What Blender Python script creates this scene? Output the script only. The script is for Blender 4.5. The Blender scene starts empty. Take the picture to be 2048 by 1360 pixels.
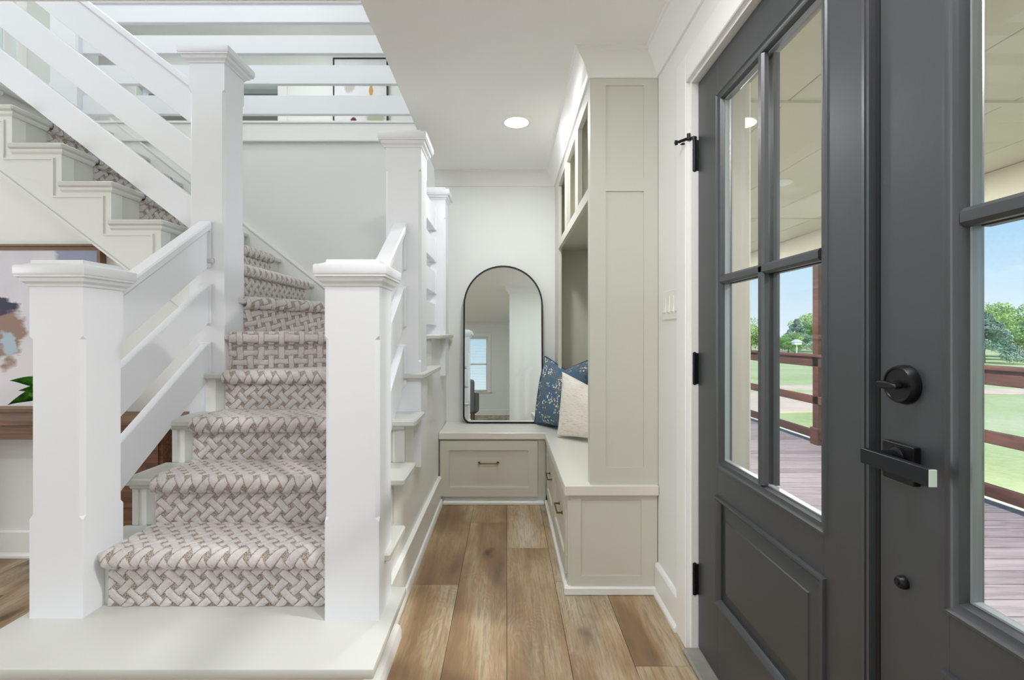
import bpy, bmesh, math, random
import numpy as np
from mathutils import Vector, Matrix
C = bpy.context.scene.collection
S = bpy.context.scene
random.seed(7)
rng = np.random.default_rng(7)
R = math.radians

# ------------------------------------------------------------------ camera
EYE = 1.14
cam_d = bpy.data.cameras.new('camera'); cam = bpy.data.objects.new('camera', cam_d); C.objects.link(cam)
cam.location = (0, 0, EYE); cam.rotation_euler = (R(90), 0, 0)
cam_d.sensor_width = 36.0; cam_d.lens = 960 / 2048 * 36.0
cam_d.shift_x = 10 / 2048; cam_d.shift_y = -11 / 2048
cam_d.clip_start = 0.02; cam_d.clip_end = 400
S.camera = cam

# ------------------------------------------------------------------ exposure
S.view_settings.view_transform = 'Standard'; S.view_settings.look = 'None'
S.view_settings.gamma = 1.0; S.view_settings.use_curve_mapping = False
S.view_settings.exposure = 0.13
S.cycles.diffuse_bounces = 7; S.cycles.max_bounces = 12; S.cycles.transparent_max_bounces = 16
S.cycles.sample_clamp_indirect = 6.0

# ------------------------------------------------------------------ sky
W = bpy.data.worlds.new('sky'); S.world = W; W.use_nodes = True
wn = W.node_tree.nodes; wl = W.node_tree.links; wn.clear()
wo = wn.new('ShaderNodeOutputWorld'); wb = wn.new('ShaderNodeBackground')
tc = wn.new('ShaderNodeTexCoord'); sx = wn.new('ShaderNodeSeparateXYZ'); cr = wn.new('ShaderNodeValToRGB')
wl.new(tc.outputs['Generated'], sx.inputs[0]); wl.new(sx.outputs['Z'], cr.inputs[0])
el = cr.color_ramp.elements
el[0].position = 0.0; el[0].color = (0.80, 0.92, 1.0, 1)
el[1].position = 0.75; el[1].color = (0.15, 0.36, 0.76, 1)
e = el.new(0.18); e.color = (0.40, 0.70, 0.97, 1)
e = el.new(0.35); e.color = (0.25, 0.53, 0.92, 1)
wl.new(cr.outputs[0], wb.inputs['Color']); wb.inputs['Strength'].default_value = 1.0
wl.new(wb.outputs[0], wo.inputs[0])

# ------------------------------------------------------------------ lights
def light(name, typ, loc, rot, energy, color=(1, 1, 1), **kw):
    d = bpy.data.lights.new(name, typ); d.energy = energy; d.color = color
    for k, v in kw.items(): setattr(d, k, v)
    o = bpy.data.objects.new(name, d); C.objects.link(o); o.location = loc
    o.rotation_euler = tuple(R(a) for a in rot)
    return o
sun = light('sun', 'SUN', (12, -40, 45), (0, 0, 0), 3.4, (1.0, 0.95, 0.86), angle=0.01)
sun.rotation_euler = Vector((-0.20, 0.62, -0.76)).to_track_quat('-Z', 'Y').to_euler()
DAY = (0.95, 0.97, 1.0)
# fill lamps added for daylight at the front, left and upper windows, mostly unseen
light('fill_light_front', 'AREA', (-3.2, -4.98, 1.35), (90, 0, 0), 7, DAY, shape='RECTANGLE', size=1.9, size_y=1.5)
light('fill_light_left', 'AREA', (-4.85, 0.2, 1.35), (0, -90, 0), 48, DAY, shape='RECTANGLE', size=1.5, size_y=2.0)
light('fill_light_upper', 'AREA', (-4.10, 3.65, 3.75), (0, -90, 0), 8, DAY, shape='RECTANGLE', size=1.4, size_y=0.8)
light('fill_light_upper', 'AREA', (-2.2, 0.42, 4.1), (90, 0, 0), 21, (1.0, 0.985, 0.965), shape='RECTANGLE', size=2.4, size_y=1.4)
LAMP_COL = (0.97, 0.985, 1.0)

# ------------------------------------------------------------------ helpers
WLOC = {}
def wloc(o): return WLOC.get(o, Vector((0, 0, 0))) if o is not None else Vector((0, 0, 0))
def thing(name, label, cat, loc=(0, 0, 0), group=None, kind=None):
    o = bpy.data.objects.new(name, None); C.objects.link(o); o.location = loc
    o.empty_display_size = 0.05
    WLOC[o] = Vector(loc)
    if label: o['label'] = label
    if cat: o['category'] = cat
    if group: o['group'] = group
    if kind: o['kind'] = kind
    return o
def tag(o, label=None, cat=None, group=None, kind=None):
    if label: o['label'] = label
    if cat: o['category'] = cat
    if group: o['group'] = group
    if kind: o['kind'] = kind
    return o
def smooth_by_angle(me, ang=40):
    me.polygons.foreach_set('use_smooth', [True] * len(me.polygons))
    try: me.set_sharp_from_angle(angle=R(ang))
    except Exception: pass
def obj(name, bm, m, parent=None, smooth=None, origin=None):
    """link a bmesh given in world coordinates as ONE object under parent"""
    me = bpy.data.meshes.new(name)
    off = Vector(origin) if origin is not None else wloc(parent)
    bmesh.ops.translate(bm, verts=bm.verts, vec=-off)
    bmesh.ops.recalc_face_normals(bm, faces=bm.faces)
    bm.to_mesh(me); bm.free()
    if isinstance(m, (list, tuple)):
        for mm in m: me.materials.append(mm)
    else: me.materials.append(m)
    if smooth: smooth_by_angle(me, smooth)
    o = bpy.data.objects.new(name, me); C.objects.link(o)
    if parent is not None:
        o.parent = parent
        if origin is not None: o.location = off - wloc(parent)
    elif origin is not None: o.location = off
    WLOC[o] = off
    return o
def bx(bm, x0, x1, y0, y1, z0, z1, bev=0.0, seg=1):
    x0, x1 = min(x0, x1), max(x0, x1); y0, y1 = min(y0, y1), max(y0, y1); z0, z1 = min(z0, z1), max(z0, z1)
    v = [bm.verts.new(p) for p in ((x0, y0, z0), (x1, y0, z0), (x1, y1, z0), (x0, y1, z0), (x0, y0, z1), (x1, y0, z1), (x1, y1, z1), (x0, y1, z1))]
    fs = [bm.faces.new([v[i] for i in f]) for f in ((3, 2, 1, 0), (4, 5, 6, 7), (0, 1, 5, 4), (1, 2, 6, 5), (2, 3, 7, 6), (3, 0, 4, 7))]
    if bev > 0:
        es = list({e for f in fs for e in f.edges})
        bmesh.ops.bevel(bm, geom=es, offset=bev, segments=seg, affect='EDGES', profile=0.5)
def box(name, m, parent, x0, x1, y0, y1, z0, z1, bev=0.0, seg=1, origin=None):
    bm = bmesh.new(); bx(bm, x0, x1, y0, y1, z0, z1, bev, seg)
    return obj(name, bm, m, parent, smooth=35 if seg > 1 else None, origin=origin)
def prism(bm, pts, axis, a0, a1, bev=0.0):
    """polygon extruded along axis; axis x: pts=(y,z); y: pts=(x,z); z: pts=(x,y)"""
    def P(p, a):
        return {'x': (a, p[0], p[1]), 'y': (p[0], a, p[1]), 'z': (p[0], p[1], a)}[axis]
    A = [bm.verts.new(P(p, a0)) for p in pts]; B = [bm.verts.new(P(p, a1)) for p in pts]
    n = len(pts); fs = [bm.faces.new(A), bm.faces.new(B[::-1])]
    for i in range(n): fs.append(bm.faces.new((A[i], A[(i + 1) % n], B[(i + 1) % n], B[i])))
    if bev:
        bmesh.ops.recalc_face_normals(bm, faces=fs)
        bmesh.ops.bevel(bm, geom=list({e for f in fs for e in f.edges}), offset=bev, segments=1, affect='EDGES')
def pris(name, m, parent, pts, axis, a0, a1, bev=0.0, origin=None):
    bm = bmesh.new(); prism(bm, pts, axis, a0, a1, bev); return obj(name, bm, m, parent, origin=origin)
def sweep(bm, path, prof, to3, closed=False):
    """profile [(d,h)] along a 2-D path, d to the LEFT of travel, h along the third axis; to3(u,v,h)"""
    n = len(path); rings = []
    for i in range(n):
        p = Vector(path[i])
        dp = (p - Vector(path[i - 1])).normalized() if (i > 0 or closed) else None
        dn = (Vector(path[(i + 1) % n]) - p).normalized() if (i < n - 1 or closed) else None
        if dp is None: dp = dn
        if dn is None: dn = dp
        n1 = Vector((-dp.y, dp.x)); n2 = Vector((-dn.y, dn.x))
        b = (n1 + n2); b = b / max(b.dot(n1), 1e-6) if b.length > 1e-6 else n1
        rings.append([bm.verts.new(to3(p.x + b.x * d, p.y + b.y * d, h)) for d, h in prof])
    k = len(prof)
    for i in range(n if closed else n - 1):
        a, c = rings[i], rings[(i + 1) % n]
        for j in range(k):
            bm.faces.new((a[j], a[(j + 1) % k], c[(j + 1) % k], c[j]))
    if not closed:
        bm.faces.new(rings[0]); bm.faces.new(rings[-1][::-1])
def XY(u, v, h): return (u, v, h)
def lathe(bm, prof, seg, M, cap=True):
    """prof [(r,h)] about local z, placed by matrix M"""
    rings = []
    for r, h in prof:
        if r < 1e-6: rings.append([bm.verts.new(M @ Vector((0, 0, h)))])
        else: rings.append([bm.verts.new(M @ Vector((r * math.cos(2 * math.pi * i / seg), r * math.sin(2 * math.pi * i / seg), h))) for i in range(seg)])
    for a, b in zip(rings, rings[1:]):
        for i in range(seg):
            j = (i + 1) % seg
            if len(a) == 1 and len(b) == 1: continue
            if len(a) == 1: bm.faces.new((a[0], b[i], b[j]))
            elif len(b) == 1: bm.faces.new((a[i], a[j], b[0]))
            else: bm.faces.new((a[i], a[j], b[j], b[i]))
    for ring, flip in ((rings[0], True), (rings[-1], False)) if cap else ():
        if len(ring) > 1: bm.faces.new(ring[::-1] if flip else ring)
def tube(bm, pts, r, seg=8, closed=False):
    pts = [Vector(p) for p in pts]; n = len(pts); rings = []
    prev = None
    for i in range(n):
        if closed: t = (pts[(i + 1) % n] - pts[i - 1]).normalized()
        else: t = (pts[min(i + 1, n - 1)] - pts[max(i - 1, 0)]).normalized()
        if prev is None:
            a = Vector((0, 0, 1)) if abs(t.z) < 0.9 else Vector((1, 0, 0)); nrm = t.cross(a).normalized()
        else:
            nrm = (prev - t * prev.dot(t)).normalized()
        prev = nrm; bi = t.cross(nrm)
        rings.append([bm.verts.new(pts[i] + (nrm * math.cos(2 * math.pi * k / seg) + bi * math.sin(2 * math.pi * k / seg)) * r) for k in range(seg)])
    for i in range(n if closed else n - 1):
        a, b = rings[i], rings[(i + 1) % n]
        for k in range(seg): bm.faces.new((a[k], a[(k + 1) % seg], b[(k + 1) % seg], b[k]))
    if not closed: bm.faces.new(rings[0][::-1]); bm.faces.new(rings[-1])
def toM(loc, zdir):
    z = Vector(zdir).normalized(); return Matrix.Translation(Vector(loc)) @ z.to_track_quat('Z', 'Y').to_matrix().to_4x4()

# ------------------------------------------------------------------ materials
def lin(c):
    return tuple((x / 255 / 12.92 if x / 255 <= 0.04045 else ((x / 255 + 0.055) / 1.055) ** 2.4) for x in c) + (1,)
def mat(name, rgb, rough=0.5, metal=0.0, spec=0.5, bump=0.0, bscale=60.0, vary=0.0, vscale=4.0):
    m = bpy.data.materials.new(name); m.use_nodes = True
    nt = m.node_tree; b = nt.nodes['Principled BSDF']
    b.inputs['Base Color'].default_value = lin(rgb); b.inputs['Roughness'].default_value = rough
    b.inputs['Metallic'].default_value = metal; b.inputs['Specular IOR Level'].default_value = spec
    t = nt.nodes.new('ShaderNodeTexCoord')
    if vary:
        n = nt.nodes.new('ShaderNodeTexNoise'); n.inputs['Scale'].default_value = vscale; n.inputs['Detail'].default_value = 4
        mx = nt.nodes.new('ShaderNodeMix'); mx.data_type = 'RGBA'
        k = 1 - vary
        mx.inputs[6].default_value = lin(tuple(c * k for c in rgb)); mx.inputs[7].default_value = lin(tuple(min(255, c * (1 + vary * 0.5)) for c in rgb))
        nt.links.new(t.outputs['Object'], n.inputs['Vector']); nt.links.new(n.outputs['Fac'], mx.inputs[0]); nt.links.new(mx.outputs[2], b.inputs['Base Color'])
    if bump:
        n = nt.nodes.new('ShaderNodeTexNoise'); n.inputs['Scale'].default_value = bscale; n.inputs['Detail'].default_value = 3
        bp = nt.nodes.new('ShaderNodeBump'); bp.inputs['Strength'].default_value = bump; bp.inputs['Distance'].default_value = 0.002
        nt.links.new(t.outputs['Object'], n.inputs['Vector']); nt.links.new(n.outputs['Fac'], bp.inputs['Height']); nt.links.new(bp.outputs[0], b.inputs['Normal'])
    return m
class NT:
    """small wrapper for node building"""
    def __init__(s, name):
        s.m = bpy.data.materials.new(name); s.m.use_nodes = True; s.t = s.m.node_tree; s.b = s.t.nodes['Principled BSDF']
    def n(s, typ, **kw):
        nd = s.t.nodes.new(typ)
        for k, v in kw.items():
            if k.startswith('i_'): nd.inputs[k[2:].replace('_', ' ')].default_value = v
            else: setattr(nd, k, v)
        return nd
    def l(s, a, b): s.t.links.new(a, b)
    def math(s, op, a, b=None, clamp=False):
        nd = s.t.nodes.new('ShaderNodeMath'); nd.operation = op; nd.use_clamp = clamp
        for i, v in enumerate((a, b)):
            if v is None: continue
            if isinstance(v, (int, float)): nd.inputs[i].default_value = v
            else: s.l(v, nd.inputs[i])
        return nd.outputs[0]
    def ramp(s, fac, stops, interp='LINEAR'):
        nd = s.t.nodes.new('ShaderNodeValToRGB'); nd.color_ramp.interpolation = interp
        el = nd.color_ramp.elements
        while len(el) < len(stops): el.new(0.5)
        for e, (p, c) in zip(el, stops): e.position = p; e.color = c if len(c) == 4 else lin(c)
        s.l(fac, nd.inputs[0]); return nd.outputs[0]
    def mix(s, fac, a, b, typ='MIX'):
        nd = s.t.nodes.new('ShaderNodeMix'); nd.data_type = 'RGBA'; nd.blend_type = typ
        for i, v in ((0, fac), (6, a), (7, b)):
            if isinstance(v, (int, float)): nd.inputs[i].default_value = v
            elif isinstance(v, tuple): nd.inputs[i].default_value = v if len(v) == 4 else lin(v)
            else: s.l(v, nd.inputs[i])
        return nd.outputs[2]
    def noise(s, vec, scale, detail=3, dist=0.0, rough=0.5):
        nd = s.n('ShaderNodeTexNoise'); nd.inputs['Scale'].default_value = scale; nd.inputs['Detail'].default_value = detail
        nd.inputs['Distortion'].default_value = dist; nd.inputs['Roughness'].default_value = rough
        if vec is not None: s.l(vec, nd.inputs['Vector'])
        return nd.outputs['Fac']
    def mapping(s, vec, scale=(1, 1, 1), loc=(0, 0, 0), rot=(0, 0, 0)):
        nd = s.n('ShaderNodeMapping'); nd.inputs['Scale'].default_value = scale; nd.inputs['Location'].default_value = loc; nd.inputs['Rotation'].default_value = rot
        s.l(vec, nd.inputs['Vector']); return nd.outputs[0]
    def bump(s, h, strength=0.3, dist=0.002):
        nd = s.n('ShaderNodeBump'); nd.inputs['Strength'].default_value = strength; nd.inputs['Distance'].default_value = dist
        s.l(h, nd.inputs['Height']); s.l(nd.outputs[0], s.b.inputs['Normal'])

M_wall = mat('wall_paint', (235, 237, 234), 0.85, bump=0.12, bscale=180)
M_ceil = mat('ceiling_paint', (245, 245, 243), 0.9, bump=0.2, bscale=120)
M_trim = mat('white_trim_paint', (240, 240, 238), 0.35, bump=0.03, bscale=90)
M_post = mat('white_post_paint', (236, 238, 243), 0.38, bump=0.03, bscale=90)
M_tread = mat('warm_white_tread_paint', (208, 209, 204), 0.38, bump=0.04, bscale=70)
M_string = mat('stringer_paint', (228, 230, 226), 0.5, bump=0.03)
M_cab = mat('cabinet_greige_paint', (211, 210, 199), 0.42, bump=0.03, bscale=80)
M_cabin = mat('cabinet_inside_greige', (206, 205, 191), 0.5, bump=0.03)
M_counter = mat('bench_top_paint', (228, 226, 217), 0.3)
M_door = mat('charcoal_door_paint', (49, 53, 57), 0.40, 0.0, 0.95, bump=0.05, bscale=160)
M_black = mat('black_metal', (14, 15, 19), 0.38, 0.3)
M_lever = mat('satin_black_lever', (26, 29, 35), 0.32, 0.4)
M_lever_glare = mat('lever_end_glare', (235, 236, 240), 0.25, 0.6)  # glare on the lever end, put in as a pale metal colour
M_brass = mat('aged_brass', (120, 88, 42), 0.35, 0.9)
M_plate = mat('switch_plastic', (238, 238, 234), 0.4)
M_gasket = mat('dark_weatherstrip', (12, 12, 13), 0.8)
M_thresh = mat('threshold_grey_wood', (150, 147, 140), 0.45, vary=0.3, vscale=12)
M_ext = mat('porch_beige_paint', (172, 169, 158), 0.7, bump=0.05)
M_extc = mat('porch_ceiling_paint', (216, 213, 194), 0.7)
M_under = mat('subfloor_dark', (52, 38, 27), 0.8)
M_lead = mat('glazing_seal', (150, 156, 158), 0.3, 0.4)
M_grayroom = mat('taupe_upstairs_wall', (176, 174, 160), 0.85)
M_chair = mat('grey_chair_fabric', (120, 122, 124), 0.9, bump=0.3, bscale=300)
M_blind = mat('white_blind', (238, 240, 240), 0.5)
M_pot = mat('stone_pot', (196, 190, 180), 0.7, vary=0.1)
M_soil = mat('soil', (48, 36, 28), 0.9)
M_frame = mat('walnut_frame', (120, 88, 58), 0.5, vary=0.2, vscale=20)
M_darkframe = mat('black_picture_frame', (42, 42, 44), 0.5)
M_conc = mat('gravel_drive', (238, 214, 190), 0.95, 0.0, 0.05, vary=0.12, vscale=1.5)
M_trunk = mat('tree_bark', (82, 66, 52), 0.9, vary=0.3, vscale=6)
M_grout = mat('deck_edge_white', (228, 226, 220), 0.6)

def emission(name, col, st):
    m = bpy.data.materials.new(name); m.use_nodes = True; t = m.node_tree; t.nodes.clear()
    o = t.nodes.new('ShaderNodeOutputMaterial'); e = t.nodes.new('ShaderNodeEmission')
    e.inputs[0].default_value = col; e.inputs[1].default_value = st; t.links.new(e.outputs[0], o.inputs[0]); return m
M_lens = emission('lamp_lens', (1, 0.985, 0.96, 1), 5.0)

def glass_mat():
    m = bpy.data.materials.new('window_glass'); m.use_nodes = True; t = m.node_tree; t.nodes.clear()
    o = t.nodes.new('ShaderNodeOutputMaterial'); tr = t.nodes.new('ShaderNodeBsdfTransparent'); gl = t.nodes.new('ShaderNodeBsdfGlossy')
    fr = t.nodes.new('ShaderNodeFresnel'); mx = t.nodes.new('ShaderNodeMixShader')
    tr.inputs[0].default_value = (0.975, 0.985, 0.98, 1); gl.inputs['Roughness'].default_value = 0.0; fr.inputs[0].default_value = 1.45
    ge = t.nodes.new('ShaderNodeNewGeometry'); mm = t.nodes.new('ShaderNodeMath'); mm.operation = 'MULTIPLY_ADD'
    mm.inputs[1].default_value = 1 / 1.45 - 1.45; mm.inputs[2].default_value = 1.45
    t.links.new(ge.outputs['Backfacing'], mm.inputs[0]); t.links.new(mm.outputs[0], fr.inputs[0])
    t.links.new(fr.outputs[0], mx.inputs[0]); t.links.new(tr.outputs[0], mx.inputs[1]); t.links.new(gl.outputs[0], mx.inputs[2]); t.links.new(mx.outputs[0], o.inputs[0])
    return m
M_glass = glass_mat()
M_mirror = mat('mirror_silver', (232, 240, 240), 0.0, 1.0)

def plank_mat():
    q = NT('oak_plank'); tcn = q.n('ShaderNodeTexCoord'); oi = q.n('ShaderNodeObjectInfo')
    off = q.n('ShaderNodeVectorMath', operation='SCALE'); comb = q.n('ShaderNodeCombineXYZ')
    r17 = q.math('MULTIPLY', oi.outputs['Random'], 17.3); r5 = q.math('MULTIPLY', oi.outputs['Random'], 41.7)
    q.l(r17, comb.inputs[0]); q.l(r5, comb.inputs[1]); q.l(oi.outputs['Random'], comb.inputs[2])
    add = q.n('ShaderNodeVectorMath', operation='ADD'); q.l(tcn.outputs['Object'], add.inputs[0]); q.l(comb.outputs[0], add.inputs[1])
    v = add.outputs[0]
    # knots bend the grain
    wob = q.n('ShaderNodeTexNoise'); wob.inputs['Scale'].default_value = 7; wob.inputs['Detail'].default_value = 3; q.l(v, wob.inputs['Vector'])
    wsc = q.n('ShaderNodeVectorMath', operation='SCALE'); wsc.inputs['Scale'].default_value = 0.10; q.l(wob.outputs['Color'], wsc.inputs[0])
    wad = q.n('ShaderNodeVectorMath', operation='ADD'); q.l(v, wad.inputs[0]); q.l(wsc.outputs[0], wad.inputs[1])
    vor = q.n('ShaderNodeTexVoronoi', feature='F1'); vor.inputs['Scale'].default_value = 1.0
    q.l(q.mapping(wad.outputs[0], (4.2, 1.7, 1)), vor.inputs['Vector'])
    kd = vor.outputs['Distance']
    knot = q.ramp(kd, [(0.0, (1, 1, 1, 1)), (0.18, (0.55, .55, .55, 1)), (0.40, (0, 0, 0, 1))])
    core = q.ramp(kd, [(0.03, (1, 1, 1, 1)), (0.15, (0, 0, 0, 1))])
    warp = q.noise(q.mapping(v, (4.5, 0.9, 1)), 1.5, 3, 0.8)
    sep = q.n('ShaderNodeSeparateXYZ'); q.l(v, sep.inputs[0])
    ph = q.math('ADD', q.math('MULTIPLY', sep.outputs['X'], 110.0), q.math('ADD', q.math('MULTIPLY', warp, 92.0), q.math('MULTIPLY', knot, 16.0)))
    cath = q.math('ADD', q.math('MULTIPLY', q.math('SINE', q.math('MULTIPLY', ph, 2.4)), 0.5), 0.5)
    cath = q.math('MULTIPLY', cath, q.ramp(q.noise(q.mapping(v, (5, 1.4, 1)), 1.0, 2), [(0.42, (0.1, .1, .1, 1)), (0.6, (1, 1, 1, 1))]))
    fine = q.noise(q.mapping(v, (130, 7.0, 1)), 1.0, 4, 0.3, 0.7)
    broad = q.noise(q.mapping(v, (8, 0.7, 1)), 1.0, 3, 0.5)
    blotch = q.noise(q.mapping(v, (4, 2.0, 1)), 1.0, 4, 0.6)
    tone = q.math('ADD', q.math('MULTIPLY', broad, 0.58), q.math('MULTIPLY', blotch, 0.42))
    tone = q.math('ADD', tone, q.math('MULTIPLY', q.math('SUBTRACT', oi.outputs['Random'], 0.5), 0.13))
    base = q.ramp(tone, [(0.33, (104, 80, 56)), (0.43, (142, 114, 82)), (0.50, (168, 142, 107)), (0.57, (184, 164, 134)), (0.68, (198, 186, 164))])
    c = q.mix(q.math('MULTIPLY', cath, 0.34), base, (120, 94, 68))
    c = q.mix(q.ramp(fine, [(0.45, (0, 0, 0, 1)), (0.68, (.7, .7, .7, 1))]), c, (126, 102, 78))
    c = q.mix(q.math('MULTIPLY', knot, 0.55), c, (118, 84, 50))
    c = q.mix(q.math('MULTIPLY', core, 0.85), c, (66, 44, 26))
    q.l(c, q.b.inputs['Base Color']); q.b.inputs['Roughness'].default_value = 0.42
    q.bump(fine, 0.12, 0.001)
    return q.m
M_plank = plank_mat()

def wood_mat(name, c0, c1, c2, axis_scale, rough=0.45):
    q = NT(name); tcn = q.n('ShaderNodeTexCoord'); oi = q.n('ShaderNodeObjectInfo')
    comb = q.n('ShaderNodeCombineXYZ'); q.l(q.math('MULTIPLY', oi.outputs['Random'], 31.0), comb.inputs[0]); q.l(q.math('MULTIPLY', oi.outputs['Random'], 17.0), comb.inputs[1])
    add = q.n('ShaderNodeVectorMath', operation='ADD'); q.l(tcn.outputs['Object'], add.inputs[0]); q.l(comb.outputs[0], add.inputs[1])
    f = q.noise(q.mapping(add.outputs[0], axis_scale), 1.0, 5, 0.5, 0.6)
    f = q.math('ADD', f, q.math('MULTIPLY', q.math('SUBTRACT', oi.outputs['Random'], 0.5), 0.22))
    q.l(q.ramp(f, [(0.3, c0), (0.5, c1), (0.7, c2)]), q.b.inputs['Base Color']); q.b.inputs['Roughness'].default_value = rough
    q.bump(f, 0.15, 0.001)
    return q.m
M_console = wood_mat('console_wood', (66, 42, 27), (106, 70, 43), (138, 96, 60), (3, 60, 60))
M_deck = wood_mat('deck_board_stain', (112, 102, 108), (136, 127, 134), (152, 144, 150), (3, 40, 40), 0.7)
M_rail = wood_mat('redwood_rail_stain', (58, 32, 28), (80, 46, 40), (102, 62, 52), (40, 3, 40), 0.7)

def carpet_mat():
    q = NT('woven_carpet'); at = q.n('ShaderNodeAttribute', attribute_name='weave'); tcn = q.n('ShaderNodeTexCoord')
    o = tcn.outputs['Object']
    sp = q.noise(o, 330, 3, 0, 0.7); fz = q.noise(o, 120, 4, 0, 0.7); big = q.noise(o, 26, 3)
    blk = q.ramp(q.math('ADD', q.math('MULTIPLY', fz, 0.6), q.math('MULTIPLY', big, 0.4)), [(0.3, (198, 191, 189)), (0.7, (228, 223, 221))])
    hol = q.ramp(sp, [(0.38, (112, 99, 90)), (0.5, (168, 155, 146)), (0.62, (212, 203, 196))])
    fac = q.math('ADD', at.outputs['Fac'], q.math('MULTIPLY', q.math('SUBTRACT', sp, 0.5), 0.5))
    q.l(q.mix(q.ramp(fac, [(0.18, (0, 0, 0, 1)), (0.42, (1, 1, 1, 1))]), hol, blk), q.b.inputs['Base Color'])
    q.b.inputs['Roughness'].default_value = 0.95; q.b.inputs['Specular IOR Level'].default_value = 0.1
    q.b.inputs['Sheen Weight'].default_value = 0.25
    q.bump(q.math('ADD', sp, fz), 0.5, 0.003)
    return q.m
M_carpet = carpet_mat()

# ================================================================== SHELL
CZ = 2.37; WR = 0.665; YB = 3.65; XS = -0.46
def walls(name, axis, p0, p1, a0, a1, z0, z1, holes, m, label=None):
    """slab between p0..p1 on axis, spanning a0..a1 x z0..z1, minus rectangular holes (a0,a1,z0,z1)"""
    bm = bmesh.new()
    cuts = sorted({a0, a1, *[h[0] for h in holes], *[h[1] for h in holes]})
    for u, v in zip(cuts, cuts[1:]):
        mid = (u + v) / 2; segs = [(z0, z1)]
        for h in holes:
            if h[0] < mid < h[1]:
                ns = []
                for s0, s1 in segs:
                    if h[2] > s0: ns.append((s0, min(h[2], s1)))
                    if h[3] < s1: ns.append((max(h[3], s0), s1))
                segs = ns
        for s0, s1 in segs:
            if s1 - s0 < 1e-4: continue
            if axis == 'x': bx(bm, p0, p1, u, v, s0, s1)
            else: bx(bm, u, v, p0, p1, s0, s1)
    bmesh.ops.remove_doubles(bm, verts=bm.verts, dist=1e-5)
    return tag(obj(name, bm, m), label=label, kind='structure')
DOOR_Y0, DOOR_Y1, DOOR_H = -0.03, 1.745, 2.06
walls('wall_right', 'x', WR, 0.82, -5.2, YB + 0.12, -0.15, CZ, [(DOOR_Y0, DOOR_Y1, -0.2, DOOR_H)], M_wall, 'white wall holding the charcoal double doors')
walls('wall_back', 'y', YB, YB + 0.12, -4.2, WR, -0.05, 2.60, [], M_wall, 'white wall behind the arched mirror and the stairs')
walls('wall_front', 'y', -5.32, -5.2, -5.1, 0.82, -0.1, CZ, [(-1.25, -0.5, 0.6, 2.0), (-4.2, -2.2, 0.6, 2.1)], M_wall, 'white wall of the front room with windows')
walls('wall_left', 'x', -5.12, -5.0, -5.2, 2.6, -0.1, CZ, [(-0.8, 1.2, 0.6, 2.1)], M_wall, 'white wall of the room left of the stairs')
walls('wall_entry', 'y', -0.72, -0.6, 0.04, WR, 0, CZ, [], M_wall, 'short white wall behind the camera')
bm = bmesh.new(); prism(bm, [(-5.0, 0), (-1.49, 0), (-1.49, 1.25), (-2.9, 2.37), (-5.0, 2.37)], 'y', 2.47, 2.55)
tag(obj('wall_stair_side', bm, M_wall), 'white wall under the upper stair flight behind the console', kind='structure')
# ceilings
bm = bmesh.new()
bx(bm, -0.54, WR, -5.2, YB, CZ, 2.64); bx(bm, -5.0, -0.54, -5.2, 1.772, CZ, 2.64)
bx(bm, -5.0, -4.2, 1.772, 2.55, CZ, 2.64)
bmesh.ops.remove_doubles(bm, verts=bm.verts, dist=1e-5)
tag(obj('ceiling', bm, M_ceil), 'pale ceiling ending at the stairwell opening', kind='structure')
bm = bmesh.new(); bx(bm, -8, WR, YB + 0.12, 8.2, 2.40, 2.66); bx(bm, -4.2, -2.97, 2.4, YB, 2.40, 2.66)
tag(obj('floor_upper', bm, M_tread), 'upper landing floor', kind='structure')
tag(box('ceiling_upper', M_ceil, None, -8, WR, 0.2, 8.2, 5.1, 5.2), 'ceiling of the upper hall', kind='structure')
walls('wall_upper_back', 'y', 6.7, 6.8, -8, WR, 2.66, 5.1, [(-5.16, -3.19, 2.66, 4.62)], M_wall, 'upper hall wall with the abstract painting')
tag(box('wall_upper_recess', M_grayroom, None, -5.9, -2.6, 7.9, 8.0, 2.66, 5.1), 'taupe wall seen through the upper hall opening', kind='structure')
walls('wall_upper_left', 'x', -4.32, -4.2, 0.2, 4.35, 2.64, 5.1, [(3.2, 4.10, 3.05, 4.6)], M_wall, 'upper wall with a bright window at the top of the stairs')
walls('wall_upper_hall', 'y', 4.35, 4.45, -8, -4.2, 2.66, 5.1, [], M_wall)
walls('wall_upper_end', 'x', -8.1, -8.0, 4.35, 6.8, 2.66, 5.1, [], M_wall)
walls('wall_upper_right', 'x', WR, WR + 0.12, 0.2, 8.2, 2.37, 5.1, [], M_wall)
walls('wall_upper_front', 'y', 0.2, 0.3, -4.3, WR, 2.64, 5.1, [(-3.5, -0.9, 3.3, 4.8)], M_wall)
tag(box('sun_shade_slab', M_ext, None, -4.6, 0.2, -1.35, 0.195, 4.86, 4.98, 0.01), 'unseen slab added to keep the sun out of the upper front window', kind='structure')  # unseen slab added to stop sunlight falling on the stairs
t = thing('trim_1', 'white casing left of the upper hall opening', None, (-5.2, 6.68, 2.66), kind='structure')
box('casing', M_trim, t, -5.29, -5.16, 6.675, 6.70, 2.66, 4.62, 0.003)
box('casing', M_trim, t, -5.29, -3.06, 6.675, 6.70, 4.62, 4.74, 0.003)
box('casing', M_trim, t, -3.19, -3.06, 6.675, 6.70, 2.66, 4.62, 0.003)

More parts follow.
